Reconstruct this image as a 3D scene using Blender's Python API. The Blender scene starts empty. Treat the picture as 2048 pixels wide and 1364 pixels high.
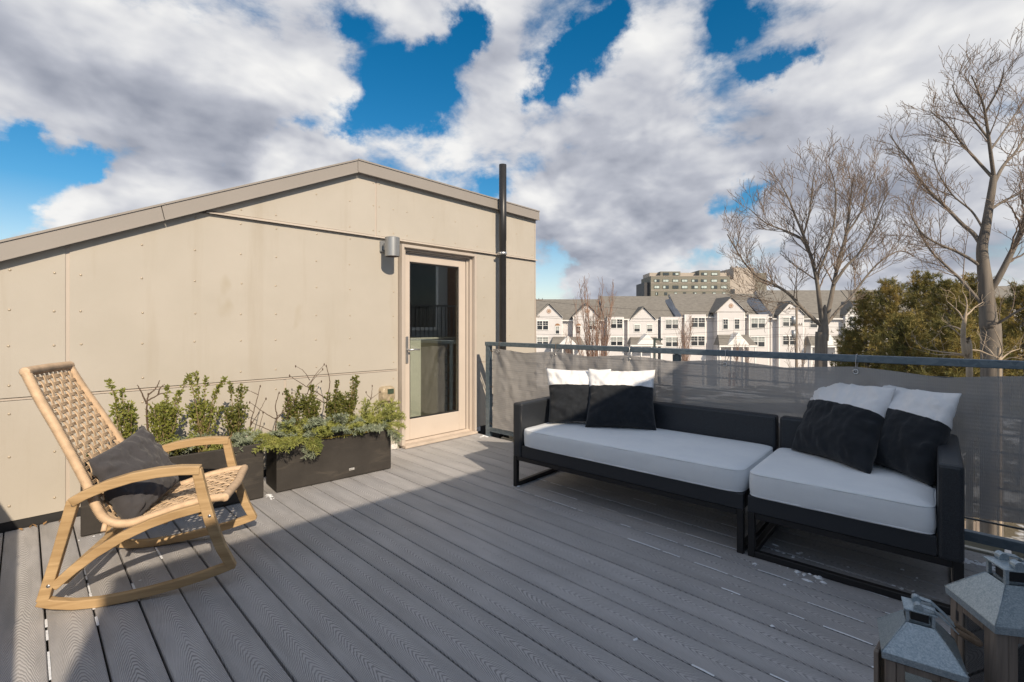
import bpy, math, random
from mathutils import Vector, Matrix, noise as mnoise
R_ = random.Random(7)
sc = bpy.context.scene
col = sc.collection
rad = math.radians

# ------------------------------------------------------------------ camera
YAW = 44.4
FW = Vector((math.cos(rad(YAW)), math.sin(rad(YAW)), 0))      # horizontal view direction
RT = Vector((math.sin(rad(YAW)), -math.cos(rad(YAW)), 0))     # to the right of it
cam_d = bpy.data.cameras.new('camera'); cam = bpy.data.objects.new('camera', cam_d); col.objects.link(cam)
cam.location = (0, 0, 1.26)
cam.rotation_euler = (rad(90), 0, rad(YAW - 90))
cam_d.sensor_width = 36; cam_d.lens = 16.787; cam_d.shift_y = -0.015625
cam_d.clip_start = 0.05; cam_d.clip_end = 6000
sc.camera = cam

# ------------------------------------------------------------------ sky, sun, exposure
SUN_AZ, SUN_EL = 16.5, 33.0
sun_dir = Vector((math.sin(rad(SUN_AZ)) * math.cos(rad(SUN_EL)), math.cos(rad(SUN_AZ)) * math.cos(rad(SUN_EL)), -math.sin(rad(SUN_EL))))
sd = bpy.data.lights.new('sun', 'SUN'); sun = bpy.data.objects.new('sun', sd); col.objects.link(sun)
sd.energy = 5.0; sd.angle = rad(0.53); sd.color = (1.0, 0.84, 0.64)
sun.rotation_euler = sun_dir.to_track_quat('-Z', 'Y').to_euler()
sc.view_settings.view_transform = 'Standard'; sc.view_settings.look = 'None'
sc.view_settings.exposure = 0.0; sc.view_settings.gamma = 1.0; sc.view_settings.use_curve_mapping = False
SKY_STRENGTH = 0.12

def build_world():
    w = bpy.data.worlds.new('World'); sc.world = w; w.use_nodes = True
    nt = w.node_tree; N = nt.nodes; L = nt.links; N.clear()
    def nd(t, **k):
        n = N.new(t)
        for a, b in k.items(): setattr(n, a, b)
        return n
    def mth(op, a, b=None, c=None, clamp=False):
        n = nd('ShaderNodeMath', operation=op, use_clamp=clamp)
        for i, v in enumerate((a, b, c)):
            if v is None: continue
            if isinstance(v, (int, float)): n.inputs[i].default_value = v
            else: L.new(v, n.inputs[i])
        return n.outputs[0]
    def vmth(op, a, b, out=0):
        n = nd('ShaderNodeVectorMath', operation=op)
        for i, v in enumerate((a, b)):
            if v is None: continue
            if isinstance(v, (tuple, list, Vector)): n.inputs[i].default_value = tuple(v)
            elif isinstance(v, (int, float)): n.inputs[3].default_value = v
            else: L.new(v, n.inputs[i])
        return n.outputs['Value'] if op in ('DOT_PRODUCT', 'LENGTH') else n.outputs[out]
    sky = nd('ShaderNodeTexSky', sky_type='NISHITA')
    sky.sun_disc = False; sky.sun_elevation = rad(SUN_EL); sky.sun_rotation = rad(180 + SUN_AZ)
    sky.altitude = 20; sky.air_density = 1.0; sky.dust_density = 0.3; sky.ozone_density = 2.0
    hs = nd('ShaderNodeHueSaturation'); hs.inputs['Saturation'].default_value = 1.46; hs.inputs['Hue'].default_value = 0.492
    hs.inputs['Value'].default_value = 0.94
    L.new(sky.outputs[0], hs.inputs['Color'])
    bg1 = nd('ShaderNodeBackground'); bg1.inputs[1].default_value = SKY_STRENGTH; L.new(hs.outputs[0], bg1.inputs[0])
    tc = nd('ShaderNodeTexCoord')
    dirv = vmth('NORMALIZE', tc.outputs['Generated'], None)
    zz = nd('ShaderNodeSeparateXYZ'); L.new(dirv, zz.inputs[0])
    sat = nd('ShaderNodeMapRange'); L.new(zz.outputs[2], sat.inputs[0]); sat.inputs[1].default_value = 0.0; sat.inputs[2].default_value = 0.22; sat.inputs[3].default_value = 0.55; sat.inputs[4].default_value = 1.46
    L.new(sat.outputs[0], hs.inputs['Saturation'])
    # a layer of cumulus seen in perspective: direction divided by its height
    def dens(dv, smooth=False):
        sx = nd('ShaderNodeSeparateXYZ'); L.new(dv, sx.inputs[0])
        z = mth('ADD', mth('MAXIMUM', sx.outputs[2], 0.0), 0.48)
        cx = nd('ShaderNodeCombineXYZ')
        L.new(mth('DIVIDE', sx.outputs[0], z), cx.inputs[0]); L.new(mth('DIVIDE', sx.outputs[1], z), cx.inputs[1])
        L.new(mth('MULTIPLY', sx.outputs[2], 1.5), cx.inputs[2])
        big = nd('ShaderNodeTexNoise'); big.inputs['Scale'].default_value = 1.7; big.inputs['Detail'].default_value = 4; big.inputs['Roughness'].default_value = 0.5
        L.new(cx.outputs[0], big.inputs['Vector'])
        fine = nd('ShaderNodeTexNoise'); fine.inputs['Scale'].default_value = 4.3; fine.inputs['Detail'].default_value = 3.5 if smooth else 11; fine.inputs['Roughness'].default_value = 0.60
        fine.inputs['Distortion'].default_value = 0.25
        L.new(cx.outputs[0], fine.inputs['Vector'])
        if smooth: return mth('ADD', mth('MULTIPLY', big.outputs['Fac'], 0.9), mth('MULTIPLY', fine.outputs['Fac'], 1.55))
        finer = nd('ShaderNodeTexNoise'); finer.inputs['Scale'].default_value = 12.0; finer.inputs['Detail'].default_value = 8; finer.inputs['Roughness'].default_value = 0.6
        L.new(cx.outputs[0], finer.inputs['Vector'])
        return mth('ADD', mth('ADD', mth('MULTIPLY', big.outputs['Fac'], 0.9), mth('MULTIPLY', fine.outputs['Fac'], 1.55)), mth('MULTIPLY', finer.outputs['Fac'], 0.40))
    d0 = dens(dirv)
    s0 = dens(dirv, True); s1 = dens(vmth('ADD', dirv, (-0.02, -0.02, 0.055)), True)
    # where the larger banks and the gaps stand in the sky: (azimuth from view, elevation, spread, amount)
    wn = nd('ShaderNodeTexNoise'); wn.inputs['Scale'].default_value = 3.2; wn.inputs['Detail'].default_value = 8; wn.inputs['Roughness'].default_value = 0.62
    L.new(dirv, wn.inputs['Vector'])
    wv = vmth('SUBTRACT', wn.outputs['Color'], (0.5, 0.5, 0.5))
    ws = nd('ShaderNodeVectorMath', operation='SCALE'); L.new(wv, ws.inputs[0]); ws.inputs[3].default_value = 0.30
    dirw = vmth('NORMALIZE', vmth('ADD', dirv, ws.outputs[0]), None)
    def lobes(tab):
        acc = None
        for az, el, r, a in tab:
            v = FW * math.cos(rad(az)) * math.cos(rad(el)) + RT * math.sin(rad(az)) * math.cos(rad(el)) + Vector((0, 0, math.sin(rad(el))))
            dp = vmth('DOT_PRODUCT', dirw, v)
            e = mth('EXPONENT', mth('MULTIPLY', mth('SUBTRACT', dp, 1.0), 2.0 / rad(r) ** 2))
            acc = mth('MULTIPLY_ADD', e, a, acc if acc is not None else 0.0)
        return acc
    COVER = [
        (-15.5, 26.1, 3.6, -0.60),
        (-11.2, 25.5, 3.0, -0.56),
        (-8.6, 29.0, 2.4, -0.52),
        (-19.3, 31.8, 2.2, -0.40),
        (-5.3, 32.5, 2.3, -0.48),
        (-19.3, 23.3, 2.2, -0.48),
        (-23.4, 22.2, 1.9, -0.32),
        (-26.4, 19.9, 1.9, -0.44),
        (6.9, 28.9, 2.3, -0.56),
        (9.9, 31.8, 2.2, -0.56),
        (5.1, 26.8, 1.5, -0.40),
        (25.5, 31.0, 2.0, -0.52),
        (23.0, 30.9, 1.5, -0.40),
        (27.7, 26.5, 1.3, -0.48),
        (30.0, 27.0, 1.2, -0.52),
        (32.5, 27.5, 1.1, -0.48),
        (-43.1, 14.8, 1.6, -0.48),
        (-41.0, 14.4, 1.4, -0.56),
        (-46.3, 13.2, 1.7, -0.48),
        (-45.6, 10.4, 2.1, -0.48),
        (-46.6, 15.3, 1.0, -0.32),
        (-31.9, 17.4, 1.5, -0.48),
        (-4.4, 33.3, 2.7, -0.40),
        (26.0, 14.8, 1.9, -0.56),
        (22.8, 14.5, 1.7, -0.52),
        (28.4, 15.0, 1.6, -0.44),
        (10.4, 15.2, 1.6, -0.40),
        (-2.6, 16.0, 1.7, -0.40),
        (5.1, 6.2, 3.5, -0.48),
        (16.1, 8.4, 2.5, -0.52),
        (19.9, 8.6, 2.7, -0.52),
        (23.5, 8.7, 2.3, -0.48),
        (29.3, 8.3, 2.2, -0.32),
        (11.0, 7.6, 1.7, -0.32),
        (-21.9, 18.5, 3.7, 0.50),
        (-29.7, 16.2, 3.7, 0.40),
        (-36.0, 14.3, 2.9, 0.30),
        (13.3, 3.8, 5.2, 0.30),
        (21.5, 5.0, 3.7, 0.20),
        (-39.0, 23.7, 7.9, 0.40),
        (-44.4, 19.8, 4.6, 0.35),
        (-31.0, 21.1, 4.7, 0.40),
        (-24.4, 28.1, 4.8, 0.40),
        (-11.5, 31.4, 2.1, 0.30),
        (-1.4, 23.7, 4.7, 0.35),
        (-0.8, 30.4, 3.4, 0.35),
        (-9.2, 21.4, 3.7, 0.30),
        (15.0, 22.0, 8.6, 0.40),
        (35.3, 21.0, 9.2, 0.40),
        (43.2, 23.9, 6.2, 0.40),
        (16.1, 11.9, 7.1, 0.50),
        (9.3, 13.9, 6.2, 0.30),
        (22.5, 11.5, 4.7, 0.25),
        (6.3, 12.9, 4.6, 0.30),
        (33.2, 11.4, 5.3, 0.35),
        (40.9, 9.0, 7.7, 0.35),
        (-22.9, 17.2, 3.5, 0.30),
        (-33.2, 13.8, 3.5, 0.30),
        (-39.4, 11.9, 2.8, 0.30),
        (12.2, 3.5, 4.0, 0.30),
        (32.8, 5.5, 4.6, 0.30),
        (12.7, 6.1, 3.4, 0.35),
        (7.5, 3.0, 3.5, 0.30),
        (13.9, 2.9, 3.4, 0.30),
        (39.1, 5.1, 4.9, 0.30),
        (-46.1, 7.4, 2.0, 0.25),
        (-40.8, 10.3, 3.5, 0.30),
    ]
    TONE = [
        (-37.2, 19.3, 4.7, -0.21),
        (-30.1, 19.5, 4.0, -0.27),
        (-42.5, 16.8, 2.8, -0.15),
        (-43.4, 24.2, 3.9, -0.08),
        (-41.5, 18.8, 2.1, 0.11),
        (-25.9, 29.1, 4.6, 0.07),
        (-21.9, 27.7, 2.7, 0.07),
        (-37.9, 17.4, 2.0, 0.11),
        (-25.9, 17.3, 3.3, 0.25),
        (-19.8, 19.8, 3.5, 0.28),
        (-13.2, 19.6, 3.7, 0.14),
        (-37.2, 13.6, 2.5, 0.09),
        (15.0, 26.8, 5.8, 0.11),
        (16.1, 22.4, 5.5, 0.07),
        (16.1, 16.3, 6.4, -0.27),
        (9.3, 18.3, 4.4, -0.18),
        (27.9, 20.3, 5.0, -0.24),
        (26.5, 17.7, 3.8, -0.18),
        (42.5, 23.7, 6.6, 0.02),
        (37.2, 23.4, 4.5, 0.16),
        (31.1, 22.0, 2.5, 0.11),
        (25.5, 16.8, 1.9, 0.16),
        (9.3, 13.4, 5.1, 0.09),
        (5.7, 9.5, 5.3, -0.24),
        (16.1, 9.7, 4.4, -0.09),
        (1.6, 22.2, 4.8, 0.14),
        (-7.4, 21.0, 3.7, 0.16),
        (42.5, 13.9, 5.4, -0.08),
        (39.1, 8.3, 4.8, -0.12),
        (32.0, 16.8, 4.0, -0.21),
    ]
    cov = mth('ADD', d0, lobes(COVER))
    alpha = nd('ShaderNodeMapRange', interpolation_type='SMOOTHSTEP'); L.new(cov, alpha.inputs[0])
    alpha.inputs[1].default_value = 1.20; alpha.inputs[2].default_value = 1.66
    thick = nd('ShaderNodeMapRange', interpolation_type='SMOOTHSTEP'); L.new(cov, thick.inputs[0])
    thick.inputs[1].default_value = 1.4; thick.inputs[2].default_value = 2.3
    lit = mth('ADD', mth('MULTIPLY', mth('SUBTRACT', s0, s1), 0.95), mth('MULTIPLY', mth('SUBTRACT', mth('SUBTRACT', d0, 0.2), s0), 0.42))
    tone = mth('ADD', mth('ADD', 0.62, lit), lobes(TONE))
    tone = mth('SUBTRACT', tone, mth('MULTIPLY', thick.outputs[0], 0.10))
    ramp = nd('ShaderNodeValToRGB'); L.new(tone, ramp.inputs[0])
    cr = ramp.color_ramp
    cr.elements[0].position = 0.0; cr.elements[0].color = (0.27, 0.295, 0.365, 1)
    cr.elements[1].position = 0.95; cr.elements[1].color = (0.91, 0.905, 0.895, 1)
    e = cr.elements.new(0.42); e.color = (0.50, 0.52, 0.585, 1)
    e = cr.elements.new(0.66); e.color = (0.69, 0.70, 0.735, 1)
    bg2 = nd('ShaderNodeBackground'); L.new(ramp.outputs[0], bg2.inputs[0]); bg2.inputs[1].default_value = 1.0
    mx = nd('ShaderNodeMixShader'); L.new(alpha.outputs[0], mx.inputs[0]); L.new(bg1.outputs[0], mx.inputs[1]); L.new(bg2.outputs[0], mx.inputs[2])
    out = nd('ShaderNodeOutputWorld'); L.new(mx.outputs[0], out.inputs[0])
build_world()

# ------------------------------------------------------------------ mesh helper
WM = {}                                        # world matrix of each parent
def I4(): return Matrix.Identity(4)
class MB:
    def __init__(s, M=None): s.v = []; s.f = []; s.mi = []; s.sm = []; s.M = M
    def add(s, vs, fs, mi=0, sm=False):
        b = len(s.v)
        if s.M is not None: vs = [s.M @ Vector(p) for p in vs]
        s.v.extend([tuple(p) for p in vs])
        for f in fs:
            s.f.append(tuple(b + i for i in f)); s.mi.append(mi); s.sm.append(sm)
        return b
    def box(s, x0, x1, y0, y1, z0, z1, mi=0):
        s.add([(x0,y0,z0),(x1,y0,z0),(x1,y1,z0),(x0,y1,z0),(x0,y0,z1),(x1,y0,z1),(x1,y1,z1),(x0,y1,z1)],
              [(0,3,2,1),(4,5,6,7),(0,1,5,4),(1,2,6,5),(2,3,7,6),(3,0,4,7)], mi)
    def cbox(s, x0, x1, y0, y1, z0, z1, c=0.004, mi=0):
        """box with chamfered edges"""
        xs, ys, zs = (x0, x1), (y0, y1), (z0, z1); vs = []; key = {}
        for i in range(2):
            for j in range(2):
                for k in range(2):
                    sx, sy, sz = (1 if i == 0 else -1), (1 if j == 0 else -1), (1 if k == 0 else -1)
                    for a, o in (('x', (0, c*sy, c*sz)), ('y', (c*sx, 0, c*sz)), ('z', (c*sx, c*sy, 0))):
                        key[(i,j,k,a)] = len(vs); vs.append((xs[i]+o[0], ys[j]+o[1], zs[k]+o[2]))
        K = key; fs = []
        for i in range(2): fs.append([K[(i,0,0,'x')],K[(i,1,0,'x')],K[(i,1,1,'x')],K[(i,0,1,'x')]] if i else [K[(i,0,1,'x')],K[(i,1,1,'x')],K[(i,1,0,'x')],K[(i,0,0,'x')]])
        for j in range(2): fs.append([K[(0,j,1,'y')],K[(1,j,1,'y')],K[(1,j,0,'y')],K[(0,j,0,'y')]] if j else [K[(0,j,0,'y')],K[(1,j,0,'y')],K[(1,j,1,'y')],K[(0,j,1,'y')]])
        for k in range(2): fs.append([K[(0,0,k,'z')],K[(1,0,k,'z')],K[(1,1,k,'z')],K[(0,1,k,'z')]] if k else [K[(0,1,k,'z')],K[(1,1,k,'z')],K[(1,0,k,'z')],K[(0,0,k,'z')]])
        for i in range(2):
            for j in range(2): fs.append([K[(i,j,0,'x')],K[(i,j,1,'x')],K[(i,j,1,'y')],K[(i,j,0,'y')]])
            for k in range(2): fs.append([K[(i,0,k,'x')],K[(i,1,k,'x')],K[(i,1,k,'z')],K[(i,0,k,'z')]])
        for j in range(2):
            for k in range(2): fs.append([K[(0,j,k,'y')],K[(1,j,k,'y')],K[(1,j,k,'z')],K[(0,j,k,'z')]])
        for i in range(2):
            for j in range(2):
                for k in range(2): fs.append([K[(i,j,k,'x')],K[(i,j,k,'y')],K[(i,j,k,'z')]])
        # fix winding so that every face looks away from the centre
        cc = Vector(((x0+x1)/2,(y0+y1)/2,(z0+z1)/2)); out = []
        for f in fs:
            p = [Vector(vs[q]) for q in f]; n = (p[1]-p[0]).cross(p[2]-p[0]); m = sum(p, Vector())/len(p)
            out.append(tuple(f) if n.dot(m-cc) > 0 else tuple(reversed(f)))
        s.add(vs, out, mi)
    def prism(s, poly, axis, a, b, mi=0):
        """polygon extruded along an axis; poly in the two other axes (cyclic order x,y,z)"""
        n = len(poly); vs = []
        for t in (a, b):
            for p, q in poly:
                vs.append({'x': (t,p,q), 'y': (p,t,q), 'z': (p,q,t)}[axis])
        fs = [tuple(range(n)), tuple(range(2*n-1, n-1, -1))]
        for i in range(n):
            j = (i+1) % n; fs.append((i, i+n, j+n, j))
        area = sum(poly[i][0]*poly[(i+1)%n][1]-poly[(i+1)%n][0]*poly[i][1] for i in range(n))
        flip = (area > 0) == (b > a)
        if axis == 'y': flip = not flip
        if flip: fs = [tuple(reversed(f)) for f in fs]
        s.add(vs, fs, mi)
    def tube(s, pts, r, n=8, mi=0, sm=True, cap=True, ref=None, flat=1.0):
        pts = [Vector(p) for p in pts]; m = len(pts)
        rs = [r]*m if isinstance(r, (int, float)) else list(r)
        vs = []; fs = []; u = None
        for i, p in enumerate(pts):
            t = (pts[min(i+1, m-1)] - pts[max(i-1, 0)])
            if t.length < 1e-9: t = Vector((0,0,1))
            t.normalize()
            if u is None:
                u = Vector(ref) if ref else (Vector((0,0,1)) if abs(t.z) < .9 else Vector((1,0,0)))
            u = u - t*u.dot(t)
            if u.length < 1e-6: u = t.orthogonal()
            u.normalize(); w = t.cross(u)
            for k in range(n):
                a = 2*math.pi*(k+.5)/n
                vs.append(p + u*(math.cos(a)*rs[i]*flat) + w*(math.sin(a)*rs[i]))
        for i in range(m-1):
            for k in range(n):
                l = (k+1) % n; fs.append((i*n+k, i*n+l, (i+1)*n+l, (i+1)*n+k))
        if cap:
            fs.append(tuple(range(n-1, -1, -1))); fs.append(tuple(range((m-1)*n, m*n)))
        s.add(vs, fs, mi, sm)
    def bar(s, pts, w, h, up=(0,0,1), mi=0):
        """rectangular section swept along a polyline: w sideways, h along up"""
        pts = [Vector(p) for p in pts]; m = len(pts); vs = []; fs = []
        ws = w if isinstance(w, (list, tuple)) else [w]*m; hs = h if isinstance(h, (list, tuple)) else [h]*m
        for i, p in enumerate(pts):
            t = (pts[min(i+1,m-1)]-pts[max(i-1,0)]).normalized()
            sd_ = t.cross(Vector(up))
            if sd_.length < 1e-5: sd_ = t.orthogonal()
            sd_.normalize(); uu = sd_.cross(t)
            # mitre
            k = 1.0
            if 0 < i < m-1:
                t0 = (pts[i]-pts[i-1]).normalized(); c = max(.3, t0.dot(t)); k = 1/c
            for a, b in ((-1,-1),(1,-1),(1,1),(-1,1)): vs.append(p + sd_*(a*ws[i]/2) + uu*(b*hs[i]/2*k))
        for i in range(m-1):
            for k in range(4):
                l = (k+1) % 4; fs.append((i*4+k, i*4+l, (i+1)*4+l, (i+1)*4+k))
        fs.append((3,2,1,0)); fs.append(tuple(range((m-1)*4, m*4)))
        s.add(vs, fs, mi)
    def grid(s, fn, nu, nv, mi=0, sm=True, mifn=None):
        b = len(s.v); vs = [fn(i/nu, j/nv) for j in range(nv+1) for i in range(nu+1)]
        fs = []; 
        for j in range(nv):
            for i in range(nu):
                fs.append((j*(nu+1)+i, j*(nu+1)+i+1, (j+1)*(nu+1)+i+1, (j+1)*(nu+1)+i))
        s.add(vs, fs, mi, sm)
        if mifn:
            k0 = len(s.mi)-len(fs)
            for j in range(nv):
                for i in range(nu): s.mi[k0+j*nu+i] = mifn((i+.5)/nu, (j+.5)/nv)
    def ellipsoid(s, c, rx, ry, rz, nu=12, nv=7, mi=0):
        c = Vector(c); vs = []; fs = []
        for j in range(nv+1):
            ph = math.pi*j/nv
            for i in range(nu):
                a = 2*math.pi*i/nu
                vs.append(c+Vector((rx*math.sin(ph)*math.cos(a), ry*math.sin(ph)*math.sin(a), rz*math.cos(ph))))
        for j in range(nv):
            for i in range(nu):
                k = (i+1)%nu; fs.append((j*nu+i, (j+1)*nu+i, (j+1)*nu+k, j*nu+k))
        s.add(vs, fs, mi, True)
    def build(s, name, mats, parent=None, bevel=0, kind=None, shadow=True):
        me = bpy.data.meshes.new(name)
        vs = s.v
        if parent is not None:
            inv = WM[parent.name].inverted()
            if inv != I4(): vs = [tuple(inv @ Vector(p)) for p in vs]
        me.from_pydata(vs, [], s.f)
        if not isinstance(mats, (list, tuple)): mats = [mats]
        for m in mats: me.materials.append(m)
        me.polygons.foreach_set('material_index', s.mi); me.polygons.foreach_set('use_smooth', s.sm)
        me.update()
        o = bpy.data.objects.new(name, me); col.objects.link(o)
        if parent is not None: o.parent = parent; WM[o.name] = WM[parent.name]
        else: WM[o.name] = I4()
        if bevel:
            b = o.modifiers.new('bevel', 'BEVEL'); b.width = bevel; b.segments = 2; b.limit_method = 'ANGLE'; b.angle_limit = rad(40)
        if kind: o['kind'] = kind
        return o
def tag(o, label=None, cat=None, group=None, kind=None):
    if label: o['label'] = label
    if cat: o['category'] = cat
    if group: o['group'] = group
    if kind: o['kind'] = kind
    return o
def thing(name, loc=(0,0,0), rz=0.0, label=None, cat=None, group=None, kind=None):
    o = bpy.data.objects.new(name, None); col.objects.link(o); o.empty_display_size = .1
    o.location = loc; o.rotation_euler = (0, 0, rz)
    WM[o.name] = Matrix.Translation(Vector(loc)) @ Matrix.Rotation(rz, 4, 'Z')
    return tag(o, label, cat, group, kind)
def fbm(x, y, z=0.0, o=4): return mnoise.fractal(Vector((x, y, z)), 1.0, 2.0, o)

# ------------------------------------------------------------------ materials
class NT:
    def __init__(s, name):
        s.m = bpy.data.materials.new(name); s.m.use_nodes = True; s.t = s.m.node_tree; s.N = s.t.nodes; s.L = s.t.links
        s.N.clear(); s.out = s.N.new('ShaderNodeOutputMaterial')
        s.tc = s.N.new('ShaderNodeTexCoord')
    def n(s, t, **k):
        x = s.N.new(t)
        for a, b in k.items(): setattr(x, a, b)
        return x
    def put(s, sock, v):
        if v is None: return
        if isinstance(v, bpy.types.NodeSocket): s.L.new(v, sock)
        elif isinstance(v, (tuple, list)): sock.default_value = (*v, 1) if (len(v) == 3 and sock.type == 'RGBA') else v
        else: sock.default_value = v
    def math(s, op, a, b=None, c=None, clamp=False):
        x = s.n('ShaderNodeMath', operation=op, use_clamp=clamp)
        s.put(x.inputs[0], a); s.put(x.inputs[1], b); s.put(x.inputs[2], c); return x.outputs[0]
    def mapping(s, src, scale=(1,1,1), loc=(0,0,0), rot=(0,0,0)):
        x = s.n('ShaderNodeMapping'); s.put(x.inputs[0], src); x.inputs['Scale'].default_value = scale; x.inputs['Location'].default_value = loc; x.inputs['Rotation'].default_value = rot
        return x.outputs[0]
    def noise(s, scale=5, detail=4, rough=.55, vec=None, dist=0, out='Fac'):
        x = s.n('ShaderNodeTexNoise'); x.inputs['Scale'].default_value = scale; x.inputs['Detail'].default_value = detail
        x.inputs['Roughness'].default_value = rough; x.inputs['Distortion'].default_value = dist
        s.put(x.inputs['Vector'], vec if vec is not None else s.tc.outputs['Object']); return x.outputs[out]
    def ramp(s, fac, *stops):
        x = s.n('ShaderNodeValToRGB'); s.put(x.inputs[0], fac); e = x.color_ramp.elements
        while len(e) < len(stops): e.new(.5)
        for i, (p, c) in enumerate(stops): e[i].position = p; e[i].color = (*c, 1) if len(c) == 3 else c
        return x.outputs[0]
    def mix(s, fac, a, b, mode='MIX'):
        x = s.n('ShaderNodeMix', data_type='RGBA', blend_type=mode); s.put(x.inputs[0], fac); s.put(x.inputs[6], a); s.put(x.inputs[7], b); return x.outputs[2]
    def sep(s, v):
        x = s.n('ShaderNodeSeparateXYZ'); s.put(x.inputs[0], v); return x.outputs
    def comb(s, x_, y_, z_):
        x = s.n('ShaderNodeCombineXYZ'); s.put(x.inputs[0], x_); s.put(x.inputs[1], y_); s.put(x.inputs[2], z_); return x.outputs[0]
    def bump(s, h, dist=.002, strength=1, normal=None):
        x = s.n('ShaderNodeBump'); x.inputs['Distance'].default_value = dist; x.inputs['Strength'].default_value = strength; s.put(x.inputs['Height'], h)
        if normal is not None: s.put(x.inputs['Normal'], normal)
        return x.outputs[0]
    def bsdf(s, color, rough=.6, metal=0, normal=None, spec=.5, **k):
        x = s.n('ShaderNodeBsdfPrincipled'); s.put(x.inputs['Base Color'], color); s.put(x.inputs['Roughness'], rough); s.put(x.inputs['Metallic'], metal)
        x.inputs['Specular IOR Level'].default_value = spec
        if normal is not None: s.put(x.inputs['Normal'], normal)
        for a, b in k.items(): s.put(x.inputs[a], b)
        return x.outputs[0]
    def done(s, sh): s.L.new(sh, s.out.inputs[0]); return s.m
def mul(c, k): return tuple(x*k for x in c)
def simple(name, c, rough=.6, metal=0, var=.12, scale=8, bump=.0, bscale=60, spec=.5):
    t = NT(name); f = t.noise(scale, 5)
    cc = t.ramp(f, (.3, mul(c, 1-var)), (.7, mul(c, 1+var)))
    nrm = t.bump(t.noise(bscale, 3), bump) if bump else None
    return t.done(t.bsdf(cc, rough, metal, nrm, spec))
MAT = {}
def m_panel():
    t = NT('cement_panel'); P = t.n('ShaderNodeNewGeometry').outputs['Position']
    c = t.ramp(t.noise(2.2, 6, .6, P), (.3, (.450,.422,.376)), (.7, (.488,.458,.412)))
    st = t.noise(1.0, 5, .6, t.mapping(P, (7, 7, .55)))
    c = t.mix(t.ramp(st, (.56, (0,0,0)), (.76, (.42,.42,.42))), c, (.37,.325,.26))
    c = t.mix(t.ramp(t.noise(3.1, 3, .5, t.mapping(P, (1, 1, .5), (3.3, 0, 1.2))), (.69, (0,0,0)), (.75, (.4,.4,.4))), c, (.36,.31,.22))
    c = t.mix(t.math('MULTIPLY', t.noise(160, 2, .5, P), .16), c, (.38,.31,.22))
    return t.done(t.bsdf(c, .72, 0, t.bump(t.noise(240, 2, .5, P), .0006), .3))
MAT['panel'] = m_panel()
MAT['fascia'] = simple('taupe_metal', (.300,.275,.253), .5, 0, .04, 2)
MAT['trim'] = simple('tan_aluminium', (.50,.44,.385), .45, 0, .04, 3)
MAT['doorpaint'] = simple('door_paint', (.57,.50,.44), .4, 0, .04, 4)
MAT['dark'] = simple('black_rubber', (.018,.018,.02), .6, 0, .2, 9)
MAT['screw'] = simple('painted_screw', (.44,.375,.29), .4, .3, .06, 9)
MAT['lampmetal'] = simple('grey_lamp_metal', (.34,.35,.36), .38, .55, .05, 6)
MAT['copper'] = simple('copper_reflector', (.55,.22,.06), .3, .9, .1, 5)
MAT['bracket'] = simple('zinc', (.6,.6,.6), .35, .9, .1, 9)
MAT['pipe'] = simple('black_stove_pipe', (.028,.028,.03), .38, .2, .2, 5)
def m_galv():
    t = NT('galvanised_steel')
    v = t.n('ShaderNodeTexVoronoi'); v.inputs['Scale'].default_value = 48; t.put(v.inputs['Vector'], t.mapping(t.tc.outputs['Object'], (1, .6, 1)))
    c = t.mix(t.noise(5, 5, .65), t.ramp(v.outputs['Color'], (.2, (.13,.17,.205)), (.8, (.22,.265,.30))), (.10,.14,.175))
    return t.done(t.bsdf(c, .5, .55, t.bump(t.noise(60, 3), .0006)))
MAT['galv'] = m_galv()
MAT['cable'] = simple('steel_cable', (.16,.17,.18), .4, .7, .1, 9)
def m_screen():
    t = NT('shade_mesh_fabric'); P = t.tc.outputs['Object']; s3 = t.sep(P)
    rib = t.math('SINE', t.math('MULTIPLY', s3[1], 780)); rib2 = t.math('SINE', t.math('MULTIPLY', s3[2], 300))
    c = t.mix(t.noise(3, 5, .6), (.46,.445,.435), (.56,.54,.53))
    c = t.mix(t.math('MULTIPLY_ADD', rib, .10, .10), c, (.20,.18,.165))
    nrm = t.bump(t.math('ADD', rib, t.math('MULTIPLY', rib2, .5)), .0006)
    d = t.n('ShaderNodeBsdfDiffuse'); t.put(d.inputs[0], c); t.put(d.inputs['Normal'], nrm)
    tl = t.n('ShaderNodeBsdfTranslucent'); t.put(tl.inputs[0], (.14,.135,.13)); 
    m1 = t.n('ShaderNodeMixShader'); m1.inputs[0].default_value = .25; t.L.new(d.outputs[0], m1.inputs[1]); t.L.new(tl.outputs[0], m1.inputs[2])
    tr = t.n('ShaderNodeBsdfTransparent')
    a = t.math('MULTIPLY_ADD', rib, -.025, .075)
    a = t.math('MULTIPLY', a, t.math('SUBTRACT', 1.0, t.math('GREATER_THAN', s3[2], .945)))   # doubled hem along the top
    m2 = t.n('ShaderNodeMixShader'); t.put(m2.inputs[0], a); t.L.new(m1.outputs[0], m2.inputs[1]); t.L.new(tr.outputs[0], m2.inputs[2])
    return t.done(m2.outputs[0])
MAT['screen'] = m_screen()
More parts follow.
